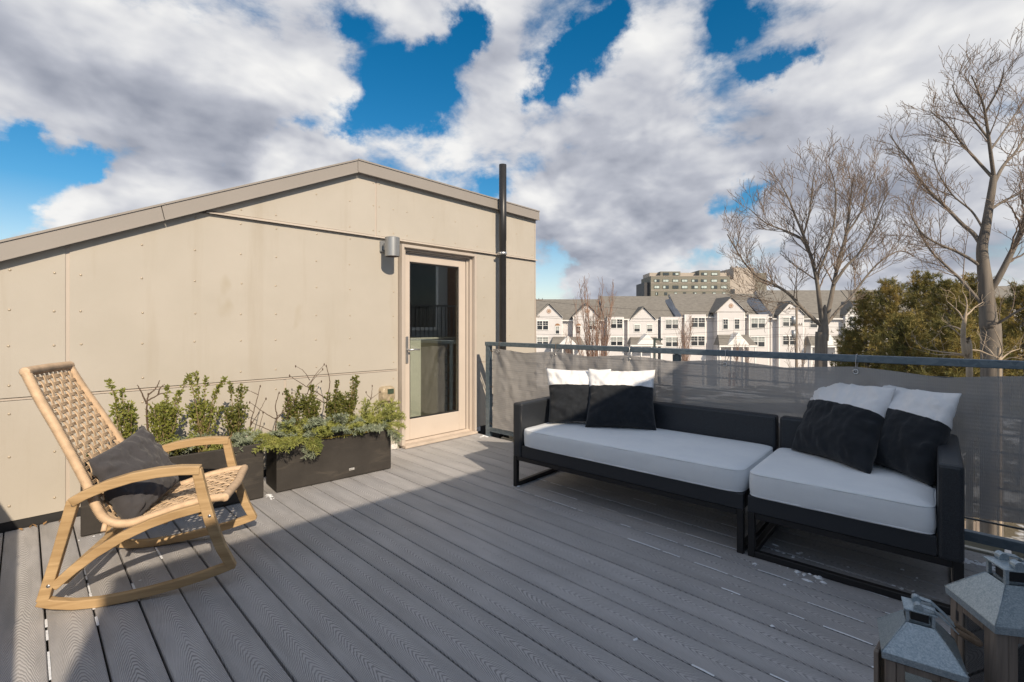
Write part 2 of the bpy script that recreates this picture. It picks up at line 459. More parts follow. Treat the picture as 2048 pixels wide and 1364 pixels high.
def m_deck():
    t = NT('composite_decking'); P = t.tc.outputs['Object']; rnd = t.n('ShaderNodeObjectInfo').outputs['Random']
    s3 = t.sep(P)
    yy = t.math('ADD', s3[1], t.math('MULTIPLY', rnd, 37))
    off = t.math('MULTIPLY', t.math('SUBTRACT', t.noise(.9, 2, .5, t.comb(0, yy, rnd)), .5), .07)
    xx = t.math('ADD', s3[0], off)
    wob = t.noise(1.0, 3, .5, t.comb(t.math('MULTIPLY', xx, 30), t.math('MULTIPLY', yy, 3.5), rnd))
    q = t.math('MULTIPLY', t.math('POWER', t.math('ABSOLUTE', xx), 1.55), 22)
    ph = t.math('ADD', t.math('ADD', yy, q), t.math('MULTIPLY', wob, .10))
    sp = t.math('MULTIPLY_ADD', t.noise(2.2, 2, .5, t.comb(0, yy, rnd)), .35, .85)
    w = t.math('SINE', t.math('MULTIPLY', ph, 225))
    w = t.math('MULTIPLY', w, t.ramp(t.noise(3.0, 3, .6, t.comb(t.math('MULTIPLY', s3[0], 6), yy, rnd)), (.30, (.35,.35,.35)), (.60, (1,1,1))))
    fine = t.noise(1.0, 4, .6, t.comb(t.math('MULTIPLY', s3[0], 260), t.math('MULTIPLY', yy, 9), 0))
    line = t.math('MULTIPLY_ADD', w, .5, .5)
    base = t.mix(t.noise(1.3, 4, .6, t.comb(s3[0], yy, rnd)), (.50,.495,.508), (.60,.585,.59))
    base = t.mix(t.math('MULTIPLY', rnd, .75), base, (.41,.405,.412))
    c = t.mix(t.ramp(line, (.42, (0,0,0)), (.92, (.72,.72,.72))), base, (.145,.143,.148))
    c = t.mix(t.math('MULTIPLY', fine, .22), c, (.20,.198,.20))
    gp = t.n('ShaderNodeNewGeometry').outputs['Position']
    c = t.mix(t.ramp(t.noise(1.1, 6, .7, gp, .8), (.52, (0,0,0)), (.72, (.30,.30,.30))), c, (.20,.195,.195))
    c = t.mix(t.ramp(t.noise(38, 3, .6, gp), (.70, (0,0,0)), (.80, (.4,.4,.4))), c, (.62,.61,.60))
    c = t.mix(t.ramp(t.noise(2.4, 4, .6, t.comb(t.math('MULTIPLY', s3[0], 3), yy, t.math('MULTIPLY', rnd, 9))), (.66, (0,0,0)), (.80, (.35,.35,.35))), c, (.26,.225,.20))
    h = t.math('ADD', t.math('MULTIPLY', line, -.6), t.math('MULTIPLY', fine, .5))
    return t.done(t.bsdf(c, .58, 0, t.bump(h, .0016), .35))
MAT['deck'] = m_deck()
def m_wood(name, a, b, scale=1.0, axis=0, rough=.5):
    t = NT(name); P = t.tc.outputs['Object']
    sc_ = [28*scale]*3; sc_[axis] = 2.2*scale
    g = t.noise(1.0, 6, .62, t.mapping(P, tuple(sc_)), .6)
    f = t.noise(1.0, 2, .5, t.mapping(P, tuple((220 if i != axis else 7) for i in range(3))))
    c = t.ramp(g, (.32, a), (.68, b)); c = t.mix(t.math('MULTIPLY', f, .3), c, mul(a, .62))
    return t.done(t.bsdf(c, rough, 0, t.bump(f, .0006), .4))
MAT['teak'] = m_wood('oiled_teak', (.36,.235,.115), (.60,.425,.235))
MAT['oldwood'] = m_wood('weathered_wood', (.17,.135,.11), (.30,.25,.21), 1.4, 2, .75)
MAT['cord'] = simple('woven_cord', (.58,.43,.285), .6, 0, .18, 40)
MAT['cordwrap'] = simple('cord_wrapping', (.60,.44,.295), .6, 0, .15, 30)
def m_cloth(name, c, weave=900, var=.1, rough=.9):
    t = NT(name); P = t.tc.outputs['Object']
    f = t.noise(12, 4, .6); w = t.noise(weave, 1, .5)
    cc = t.ramp(f, (.3, mul(c, 1-var)), (.7, mul(c, 1+var)))
    n1 = t.bump(w, .0008); n2 = t.bump(t.noise(22, 4, .6), .004, .5, n1)
    return t.done(t.bsdf(cc, rough, 0, n2, .2, **{'Sheen Weight': .15}))
MAT['greycloth'] = m_cloth('charcoal_velvet', (.062,.060,.066))
MAT['blackcloth'] = m_cloth('black_linen', (.018,.021,.026), 700, .2)
MAT['whitecloth'] = m_cloth('white_linen', (.80,.80,.81), 700, .03)
def m_cushion():
    t = NT('white_canvas'); P = t.tc.outputs['Object']
    cc = t.ramp(t.noise(6, 4, .6), (.3, (.80,.83,.86)), (.7, (.85,.88,.90)))
    st = t.noise(1, 4, .6, t.mapping(P, (60, 60, 3)))
    cc = t.mix(t.math('MULTIPLY', st, .12), cc, (.55,.56,.58))
    return t.done(t.bsdf(cc, .85, 0, t.bump(t.noise(9, 3, .5), .006, .5, t.bump(t.noise(800, 1), .0004)), .2))
MAT['cushion'] = m_cushion()
def m_sling():
    t = NT('black_sling_mesh'); P = t.tc.outputs['Object']
    w = t.noise(420, 1, .5)
    c = t.ramp(w, (.35, (.009,.012,.017)), (.7, (.036,.042,.052)))
    c = t.mix(t.math('MULTIPLY', t.noise(5, 4, .6), .25), c, (.05,.047,.044))
    return t.done(t.bsdf(c, .42, 0, t.bump(w, .0008), .45))
MAT['sling'] = m_sling()
MAT['blackmetal'] = simple('black_powder_coat', (.012,.012,.013), .35, 0, .2, 8)
def m_planter():
    t = NT('dark_fibreclay'); P = t.tc.outputs['Object']
    c = t.ramp(t.noise(4, 6, .62), (.3, (.030,.027,.025)), (.7, (.050,.045,.041)))
    sw = t.noise(1, 5, .62, t.mapping(P, (3, 3, 16), (0,0,0), (0, .5, 0)), 1.2)
    c = t.mix(t.ramp(sw, (.56, (0,0,0)), (.70, (.5,.5,.5))), c, (.085,.074,.062))
    c = t.mix(t.ramp(t.noise(90, 3, .6), (.70, (0,0,0)), (.78, (.35,.35,.35))), c, (.22,.20,.18))
    return t.done(t.bsdf(c, .62, 0, t.bump(t.noise(40, 4), .0012), .35))
MAT['planter'] = m_planter()
MAT['soil'] = simple('soil', (.045,.03,.02), .95, 0, .35, 30, .01, 40)
def m_leaf(name, a, b, c3, scale=14, trans=.25, rough=.5, spec=.4):
    t = NT(name); P = t.tc.outputs['Object']
    c = t.ramp(t.noise(scale, 4, .7), (.28, a), (.52, b), (.74, c3))
    p = t.bsdf(c, rough, 0, None, spec)
    tl = t.n('ShaderNodeBsdfTranslucent'); t.put(tl.inputs[0], c)
    m = t.n('ShaderNodeMixShader'); m.inputs[0].default_value = trans; t.L.new(p, m.inputs[1]); t.L.new(tl.outputs[0], m.inputs[2])
    return t.done(m.outputs[0])
MAT['leaf'] = m_leaf('boxwood_leaf', (.085,.105,.022), (.22,.24,.05), (.40,.38,.11), 26)
MAT['leafdark'] = m_leaf('ilex_leaf', (.06,.075,.018), (.15,.165,.038), (.30,.25,.07), 26)
MAT['fir'] = m_leaf('fir_needle', (.17,.21,.055), (.34,.365,.10), (.48,.46,.16), 9, .2)
MAT['firblue'] = m_leaf('blue_fir_needle', (.20,.25,.17), (.33,.38,.27), (.42,.46,.34), 9, .2)
MAT['moss'] = m_leaf('moss', (.12,.10,.02), (.23,.19,.035), (.36,.24,.05), 18, .1, .9)
MAT['twig'] = simple('brown_twig', (.105,.070,.048), .7, 0, .25, 30)
MAT['stem'] = simple('tan_stem', (.26,.19,.11), .7, 0, .2, 30)
MAT['snow'] = simple('old_snow', (.80,.83,.88), .6, 0, .05, 30, .006, 60)
MAT['membrane'] = simple('white_membrane', (.66,.65,.64), .5, 0, .2, 40, .004, 50)
def m_lantern():
    t = NT('lantern_galvanised'); P = t.tc.outputs['Object']
    v = t.n('ShaderNodeTexVoronoi'); v.inputs['Scale'].default_value = 330; t.put(v.inputs['Vector'], t.mapping(P, (1, 1, 1)))
    a = t.sep(v.outputs['Color'])[0]
    f = t.math('ADD', t.math('MULTIPLY', a, .5), t.math('MULTIPLY', t.noise(60, 5, .7), .5))
    c = t.ramp(f, (.25, (.30,.37,.42)), (.5, (.385,.455,.50)), (.75, (.48,.545,.58)))
    return t.done(t.bsdf(c, .38, .55, t.bump(f, .0004), .5))
MAT['lantern'] = m_lantern()
MAT['rope'] = simple('brown_rope', (.16,.11,.07), .9, 0, .25, 60, .003, 120)
def m_glass(name, tint, refl=1.0, rough=0.0, base=.06):
    t = NT(name); tr = t.n('ShaderNodeBsdfTransparent'); tr.inputs[0].default_value = (*tint, 1)
    g = t.n('ShaderNodeBsdfGlossy'); g.inputs['Roughness'].default_value = rough; g.inputs[0].default_value = (1,1,1,1)
    fr = t.n('ShaderNodeFresnel'); fr.inputs[0].default_value = 1.52
    m = t.n('ShaderNodeMixShader'); t.put(m.inputs[0], t.math('MULTIPLY_ADD', fr.outputs[0], 1.5*refl, base, clamp=True)); t.L.new(tr.outputs[0], m.inputs[1]); t.L.new(g.outputs[0], m.inputs[2])
    return t.done(m.outputs[0])
MAT['glass'] = m_glass('door_glass', (.93,.955,.93), 1.3, 0, .075)
MAT['clearglass'] = m_glass('lantern_glass', (.88,.91,.90), .8, 0, .02)
MAT['interior'] = simple('interior_grey', (.62,.63,.62), .8, 0, .1, 3)
MAT['palegreen'] = simple('pale_cream_plaster', (.80,.80,.72), .7, 0, .03, 3)
MAT['whitepaint'] = simple('white_paint', (.78,.77,.75), .5, 0, .03, 4)
MAT['plasticcover'] = simple('yellowed_plastic', (.40,.33,.23), .3, 0, .3, 22, .002, 30)
MAT['label'] = simple('silver_label', (.55,.55,.54), .4, .3, .05, 30)

# ------------------------------------------------------------------ ground far below
GZ = -8.5
def m_ground():
    t = NT('ground_winter'); P = t.n('ShaderNodeNewGeometry').outputs['Position']
    c = t.ramp(t.noise(.35, 6, .65, P), (.30, (.10,.085,.055)), (.55, (.15,.125,.085)), (.75, (.085,.075,.055)))
    c = t.mix(t.ramp(t.noise(.22, 5, .6, P), (.50, (0,0,0)), (.56, (1,1,1))), c, (.70,.72,.76))
    return t.done(t.bsdf(c, .9, 0, t.bump(t.noise(6, 4, .6, P), .05), .2))
MAT['ground'] = m_ground()
MAT['asphalt'] = simple('asphalt', (.055,.055,.058), .9, 0, .2, 3, .01, 80)
MAT['concrete'] = simple('concrete_pavement', (.36,.35,.33), .85, 0, .12, 1.5, .004, 40)
b = MB(); b.add([(-2500,-2500,GZ),(2500,-2500,GZ),(2500,2500,GZ),(-2500,2500,GZ)], [(0,1,2,3)])
tag(b.build('ground', MAT['ground']), 'frosted brown ground with patches of old snow far below the deck', kind='structure')
RZ = rad(YAW-90)
SM = Matrix.Rotation(RZ, 4, 'Z')                # street frame: x to the right along the houses, y away from the deck
b = MB(SM); b.box(-60, 160, 52, 60, GZ-.2, GZ+.004)
tag(b.build('road', MAT['asphalt']), 'asphalt street in front of the white townhouses', kind='structure')
b = MB(SM); b.box(-60, 160, 60, 62, GZ-.2, GZ+.13); b.box(-60, 160, 50, 52, GZ-.2, GZ+.13)
tag(b.build('pavement', MAT['concrete']), 'pale pavement along the street below the townhouses', kind='structure')
# ------------------------------------------------------------------ deck
DX0, DX1, DY0, DY1 = -0.60, 3.76, -1.40, 4.235
b = MB(); b.box(DX0+.02, DX1-.03, DY0, DY1, -.20, -.045)
deck = tag(b.build('deck_floor', MAT['dark']), 'roof deck floor of grey grooved composite boards', kind='structure')
PITCH = 0.1515
def board_mesh():
    m = MB(); w, c, zt, zb = PITCH-.0075, .0035, 0.0, -.024
    prof = [(-w/2, zb), (w/2, zb), (w/2, zt-c), (w/2-c, zt), (-w/2+c, zt), (-w/2, zt-c)]
    L0 = DY1-DY0
    ny = 14
    vs = []; fs = []
    for i in range(ny+1):
        for p in prof: vs.append((p[0], -L0/2+L0*i/ny, p[1]))
    for i in range(ny):
        for k in range(6):
            l = (k+1) % 6; fs.append((i*6+k, (i+1)*6+k, (i+1)*6+l, i*6+l))
    fs.append(tuple(range(6))); fs.append(tuple(range(ny*6+5, ny*6-1, -1)))
    m.add(vs, fs); return m
first = None; gx = 1.125 - PITCH*11
k = 0
while gx + PITCH < DX1 + .02:
    if first is None:
        ob = board_mesh().build('deck_board', MAT['deck'], deck); first = ob
    else:
        ob = first.copy(); col.objects.link(ob); ob.parent = deck
    ob.location = (gx+PITCH/2 + R_.uniform(-.0012,.0012), (DY0+DY1)/2, R_.uniform(-.0012,.0008)); WM[ob.name] = I4()
    gx += PITCH; k += 1
# main building under the deck
b = MB(); b.box(DX0-.02, DX1-.06, -7.5, 4.30, GZ, -.205); b.box(-1.78, 4.76, 4.302, 8.2, GZ, -.31)
tag(b.build('house_below', simple('grey_render', (.34,.32,.29), .8, 0, .06, 1)), 'plain rendered building carrying the roof deck', 'building')
# white snow-dusted gutter edge beyond the railing
t = thing('gutter', (3.84, 0, 0), 0, 'cream painted metal gutter edge outside the right railing', 'gutter')
b = MB(); b.cbox(3.80, 3.835, -1.5, 3.9, -.16, -.02, .003); b.cbox(3.835, 3.93, -1.5, 3.9, -.16, -.135, .003); b.cbox(3.93, 3.955, -1.5, 3.9, -.16, -.005, .003)
b.build('channel', simple('cream_gutter_paint', (.62,.59,.50), .5, 0, .05, 5), t)
for yy in (-.9, -.13, .62, 1.5, 2.4, 3.3):
    b = MB(); b.cbox(3.832, 3.933, yy, yy+.03, -.03, -.012, .003); b.build('strap', MAT['bracket'], t)

# ------------------------------------------------------------------ the stair house with the door
WY = 4.25
ST = thing('stair_house', (2.2, WY, 0), 0, 'beige panelled stair house with sloping roof and glazed door at the end of the deck', 'building')
def roof_low(x): return 1.694 + x*.4596 if x < 2.207 else 2.712-.0196*(x-2.207)
def band(x0, x1, z0, ztop=None):
    """panel outline from z0 up to ztop or the roof edge"""
    xs = [x0] + ([2.207] if x0 < 2.207 < x1 else []) + [x1]
    top = [(x, min(roof_low(x)+.02, ztop if ztop is not None else 99)) for x in xs]
    if ztop is not None:   # kink where the roof crosses ztop
        xk = (ztop-.02-1.694)/.4596
        if x0 < xk < x1: top = [top[0], (xk, ztop)] + [p for p in top[1:] if p[0] > xk]
    return [(x0, z0), (x1, z0)] + top[::-1]
XR = 4.78
PAN = [band(-1.7, .187, .812), band(.207, 2.672, .812, 2.118), [(-1.7,.055),(.187,.055),(.187,.792),(-1.7,.792)],
       [(.207,.055),(1.552,.055),(1.552,.792),(.207,.792)], [(1.572,.055),(2.672,.055),(2.672,.792),(1.572,.792)],
       band(.985, 2.414, 2.142), band(2.434, XR-.004, 2.142), [(3.704,.822),(XR-.004,.822),(XR-.004,2.118),(3.704,2.118)],
       [(3.704,.055),(XR-.004,.055),(XR-.004,.806),(3.704,.806)]]
for p in PAN:
    b = MB(); b.prism(p, 'y', WY, WY+.014); b.build('wall_panel', MAT['panel'], ST, bevel=.0018)
b = MB(); b.prism([(.187,.055),(.207,.055),(.207,1.80),(.187,1.79)], 'y', WY+.006, WY+.0135); b.build('batten', MAT['trim'], ST)
b = MB(); b.prism([(2.414,2.142),(2.434,2.142),(2.434,2.72),(2.414,2.72)], 'y', WY+.006, WY+.0135); b.build('batten', MAT['trim'], ST)
b = MB(); b.prism([(1.552,.055),(1.572,.055),(1.572,.79),(1.552,.79)], 'y', WY+.006, WY+.0135); b.build('batten', MAT['trim'], ST)
for x0, x1, z in ((-1.7,2.672,.802),(3.704,XR-.006,.814)):
    b = MB(); b.box(x0, x1, WY+.005, WY+.0136, z-.006, z+.0055); b.build('batten', MAT['trim'], ST)
# backing wall with the door opening, side, back and roof
b = MB()
for x0, x1, z0, z1f in ((-1.7, 2.70, -.35, None), (3.68, XR-.02, -.35, None)):
    b.prism(band(x0, x1, z0), 'y', WY+.016, WY+.10)
b.prism(band(2.70, 3.68, 2.09), 'y', WY+.016, WY+.10)
b.prism([(WY+.016,-.35),(7.8,-.35),(7.8,2.6),(WY+.016,2.6)], 'x', XR-.02, XR)
b.prism([(-1.7,-.35),(XR,-.35),(XR,2.6),(2.2,2.7),(-1.7,.90)], 'y', 7.8, 7.9)
b.build('wall', MAT['panel'], ST)
b = MB()                                                       # roof sheets
for x0, x1 in ((-1.8, 2.207), (2.207, XR+.02)):
    z0, z1 = roof_low(x0)+.06, roof_low(x1 if x1 < 2.3 else x1)+.06
    if x0 > 2: z0 = 2.772
    else: z1 = 2.768
    b.prism([(x0,z0-.05),(x1,z1-.05),(x1,z1+.03),(x0,z0+.03)], 'y', WY+.02, 8.0)
b.build('roof', MAT['fascia'], ST)
# fascia boards (two lengths on the slope, one on the flat side) with a lip along the bottom
def fascia(x0, x1, l0, l1, cut0=0.0, cut1=0.0):
    b = MB(); b.prism([(x0+cut0*.0, l0), (x1, l1), (x1-cut1, l1+.107), (x0-cut0, l0+.107)], 'y', WY-.052, WY+.02)
    o = b.build('fascia_board', MAT['fascia'], ST, bevel=.002)
    b = MB(); b.prism([(x0, l0-.006), (x1, l1-.006), (x1, l1+.004), (x0, l0+.004)], 'y', WY-.060, WY-.0525); b.build('drip_lip', MAT['fascia'], o)
    b = MB(); b.prism([(x0, l0+.1075), (x1, l1+.1075), (x1, l1+.122), (x0, l0+.122)], 'y', WY-.06, WY+.05); b.build('cap_flashing', MAT['fascia'], o)
F = lambda x: roof_low(x)
fascia(-1.8, .706, F(-1.8), F(.706), 0, .022); fascia(.710, 2.205, F(.71), F(2.205), .022, 0); fascia(2.209, XR+.03, 2.712, F(XR+.03))
# projecting drip flashing
b = MB(); b.prism([(WY-.030,2.118),(WY-.030,2.124),(WY-.001,2.140),(WY+.012,2.140),(WY+.012,2.130),(WY-.022,2.120)], 'x', .975, XR+.02)
b.build('drip_flashing', MAT['trim'], ST)
# corner trim and plinth
b = MB(); b.box(XR-.003, XR+.012, WY-.002, WY+.3, -.3, 2.66); b.build('corner_trim', MAT['trim'], ST)
b = MB(); b.box(-1.7, 2.66, WY+.004, WY+.0155, -.03, .052); b.box(3.71, XR-.01, WY+.004, WY+.0155, -.3, .052); b.build('plinth', MAT['dark'], ST)
# screw heads
XS = [-1.4,-1.0,-.62,-.35,-.065,.136,.26,.587,.906,1.222,1.488,1.832,2.15,2.62]
b = MB()
def screw(x, z):
    n = 7; vs = [(x, WY-.0042, z)]; 
    for rr, yy in ((.0055, WY-.0034), (.0085, WY+.0004)):
        for k in range(n): a = 2*math.pi*k/n; vs.append((x+rr*math.cos(a), yy, z+rr*math.sin(a)))
    fs = [(0, 1+(k+1)%n, 1+k) for k in range(n)] + [(1+k, 1+(k+1)%n, 1+n+(k+1)%n, 1+n+k) for k in range(n)]
    b.add(vs, fs, 0, True)
for x in XS:
    for z in (.885,1.131,1.35,1.594,1.83,2.072):
        if z < roof_low(x)-.03 and not (2.3 < x < 2.6 and z > 1.95): screw(x+R_.uniform(-.004,.004), z+R_.uniform(-.004,.004))
    for z in (.715,.45,.15): screw(x, z+R_.uniform(-.004,.004))
    for z in (2.188,2.432,2.66):
        if x > 1.0 and z < roof_low(x)-.03: screw(x, z)
for x in (2.395,2.46,2.78,3.11,3.42,3.75,4.1,4.42,4.72):
    for z in (2.188,2.432,2.655): screw(x, z)
for x in (3.745,3.86,4.3,4.70):
    for z in (.885,1.131,1.35,1.594,1.83,2.06,.72,.45,.18): screw(x, z)
b.build('screw_heads', MAT['screw'], ST, kind='stuff')
# door: frame, leaf, glass, handle, threshold
fr = None
b = MB(); b.cbox(2.682, 2.712, WY-.062, WY+.10, 0.03, 2.085, .003); fr = b.build('door_frame', MAT['trim'], ST)
b = MB(); b.cbox(2.7125, 2.745, WY-.030, WY+.10, 0.03, 2.05, .003); b.build('jamb', MAT['trim'], fr)
b = MB(); b.cbox(3.660, 3.692, WY-.062, WY+.10, 0.03, 2.085, .003); b.cbox(3.632, 3.6595, WY-.012, WY+.10, 0.03, 2.05, .003); b.cbox(3.604, 3.6315, WY+.022, WY+.10, 0.03, 2.03, .003); b.build('jamb', MAT['trim'], fr)
b = MB(); b.cbox(2.7125, 3.6595, WY-.062, WY+.10, 2.054, 2.085, .003); b.cbox(2.7455, 3.6315, WY-.012, WY+.10, 2.034, 2.0535, .003); b.cbox(2.7455, 3.6035, WY+.022, WY+.10, 2.016, 2.0335, .003); b.build('head', MAT['trim'], fr)
b = MB(); y0, y1 = WY+.030, WY+.085
b.cbox(2.752, 2.836, y0, y1, .052, 2.012, .004); b.cbox(3.502, 3.598, y0, y1, .052, 2.012, .004)
b.cbox(2.8365, 3.5015, y0, y1, 1.926, 2.012, .004); b.cbox(2.8365, 3.5015, y0, y1, .052, .268, .004)
door = b.build('door', MAT['doorpaint'], ST)
b = MB(); b.box(2.832, 3.506, y0+.024, y0+.032, .262, 1.930); b.build('glass_pane', MAT['glass'], door)
b = MB(); b.box(2.8365, 3.5015, y0+.012, y0+.020, .268, .282); b.box(2.8365, 2.848, y0+.012, y0+.020, .2825, 1.925); b.box(3.490, 3.5015, y0+.012, y0+.020, .2825, 1.925); b.box(2.8485, 3.4895, y0+.012, y0+.020, 1.914, 1.925); b.build('glazing_bead', MAT['dark'], door)
b = MB(); b.cbox(2.780, 2.812, y0-.012, y0-.001, .86, 1.14, .003)
b.tube([(2.796, y0-.012, 1.0), (2.796, y0-.058, 1.0)], .011, 10)
b.tube([(2.790, y0-.056, 1.0), (2.86, y0-.060, 1.004), (2.925, y0-.052, 1.0)], [.011,.010,.007], 10)
b.build('handle', MAT['bracket'], door)
b = MB(); b.cbox(2.70, 3.675, WY-.10, WY+.10, .004, .030, .003); b.prism([(WY-.01,.0305),(WY+.09,.0305),(WY+.09,.048),(WY+.02,.048)], 'x', 2.75, 3.66); b.build('threshold', simple('bleached_sill_wood', (.52,.44,.37), .6, 0, .12, 6), ST)
# torn white membrane below the cladding beside the door
for x0, x1 in ((2.50,2.665),(3.70,3.80)):
    b = MB(); n = 8; vs = []
    for i in range(n+1):
        x = x0+(x1-x0)*i/n; vs += [(x, WY-.004-.003*math.sin(i*2.1), .0), (x, WY-.001, .052+.012*fbm(x*30, 1))]
    b.add(vs, [(2*i,2*i+2,2*i+3,2*i+1) for i in range(n)]); b.build('membrane_strip', MAT['membrane'], ST)
# interior seen through the glass
b = MB(); b.box(1.9, 4.7, WY+.101, 7.8, -.05, .004); b.build('interior_floor', simple('dark_floorboards', (.16,.12,.09), .5, 0, .2, 5), ST)
b = MB(); b.box(1.9, 1.92, WY+.101, 7.79, .005, 2.5); b.box(1.921, 4.755, 7.2, 7.22, .005, 2.5); b.box(4.735, 4.755, WY+.101, 7.19, .005, 2.5); b.build('interior_wall', MAT['interior'], ST)
b = MB(); b.box(2.60, 3.385, WY+.62, WY+.74, .155, 1.085); b.build('half_wall', MAT['palegreen'], ST)
b = MB(); b.box(2.60, 3.39, WY+.607, WY+.6195, .006, .15); b.build('skirting', MAT['whitepaint'], ST); b = MB(); b.box(2.59, 3.40, WY+.605, WY+.755, 1.0855, 1.105); b.build('skirting', MAT['whitepaint'], ST); b = MB(); b.box(3.4005, 4.7, WY+.64, WY+.76, 1.0855, 1.105); b.build('skirting', MAT['whitepaint'], ST)
b = MB(); b.box(3.386, 4.7, WY+.66, WY+.74, .006, 1.085); b.build('stair_side', simple('shaded_half_wall', (.13,.115,.075), .6, 0, .1, 3), ST)  # side face of the half wall, its shade painted in as dark olive brown
# wall lamp, outlet cover, stove pipe: fixed to the wall but things of their own
t = thing('wall_lamp', (2.505, WY, 1.93), 0, 'grey cylinder downlight on the beige wall left of the door top', 'wall lamp')
b = MB(); b.cbox(2.462, 2.550, WY-.028, WY-.0005, 1.985, 2.092, .004); b.build('backplate', MAT['lampmetal'], t)
b = MB(); b.box(2.485, 2.527, WY-.11, WY-.0285, 2.00, 2.07); b.build('arm', MAT['lampmetal'], t)
b = MB(); cy = WY-.168; n = 40
ring = lambda r, z: [(2.505+r*math.cos(2*math.pi*k/n), cy+r*math.sin(2*math.pi*k/n), z) for k in range(n)]
vs = ring(.067,2.112)+ring(.071,2.108)+ring(.071,1.928)+ring(.066,1.926)+ring(.066,2.05)
fs = [tuple(range(n))]
for r in range(4):
    for k in range(n): l = (k+1)%n; fs.append((r*n+k, (r+1)*n+k, (r+1)*n+l, r*n+l))
b.add(vs, fs, 0, False); b.build('lamp_shade', MAT['lampmetal'], t, bevel=0)
b = MB(); b.add(ring(.0655, 1.955), [tuple(range(n-1,-1,-1))]); b.build('reflector', MAT['copper'], t)
t = thing('outlet_cover', (2.535, WY, .57), 0, 'dirty yellowed plastic outlet cover low on the wall beside the door', 'outlet cover')
b = MB()
def cov(u, v):
    a = 2*u-1; c = 2*v-1; e = 5.0
    r = (abs(a)**e+abs(c)**e)**(1/e) if (a or c) else 0
    h = .062*(1-min(1, r)**7)**.5 if r < 1 else 0
    k = 1/max(1e-6, r) if r > 1 else 1
    return (2.535+.083*a*k, WY-.001-h-.006*fbm(u*4, v*4), .570+.080*c*k)
b.grid(lambda u, v: cov(u, v), 22, 22); b.build('cover_shell', MAT['plasticcover'], t)
b = MB(); b.cbox(2.515, 2.585, WY-.068, WY-.063, .575, .625, .002); b.build('cover_window', simple('dark_green_plastic', (.06,.085,.06), .3, 0, .3, 60), t)
b = MB(); b.cbox(2.46, 2.61, WY-.05, WY-.002, .478, .492, .003); b.build('cover_lip', MAT['oldwood'], t)
t = thing('stove_pipe', (4.06, WY-.12, -.5), 0, 'tall black round flue pipe standing against the right end of the beige wall', 'pipe')
b = MB(); n = 32; cx, cy, r = 4.062, WY-.115, .0425
ring = lambda r, z: [(cx+r*math.cos(2*math.pi*k/n), cy+r*math.sin(2*math.pi*k/n), z) for k in range(n)]
vs = ring(r,-.5)+ring(r,2.28)+ring(r+.003,2.285)+ring(r+.003,3.205)+ring(r-.002,3.205)+ring(r-.002,2.9); fs = [tuple(range(5*n+n-1, 5*n-1, -1))[::-1]]
for q in range(5):
    for k in range(n): l = (k+1)%n; fs.append((q*n+k, q*n+l, (q+1)*n+l, (q+1)*n+k))
b.add(vs, fs, 0, True); b.build('pipe', MAT['pipe'], t)
b = MB(); b.add(ring(r+.003,2.11)+ring(r+.007,2.112)+ring(r+.007,2.142)+ring(r+.003,2.144), [(q*n+k, q*n+(k+1)%n, (q+1)*n+(k+1)%n, (q+1)*n+k) for q in range(3) for k in range(n)], 0, True)
b.box(cx-.012, cx+.012, cy+.05, WY-.002, 2.116, 2.138); b.box(cx-.075, cx-.046, cy-.012, cy+.012, 2.118, 2.136); b.build('bracket', MAT['bracket'], t)
t = thing('drain_hose', (3.98, 4.02, 0), 0, 'coil of black hose on the ledge under the railing beside the wall', 'hose')
b = MB(); b.tube([(3.80,3.30,.05),(3.82,3.62,.045),(3.88,3.86,.05),(4.02,3.92,.12),(4.05,3.98,.03),(4.0,4.1,-.25)], .05, 12); b.build('hose', MAT['dark'], t)

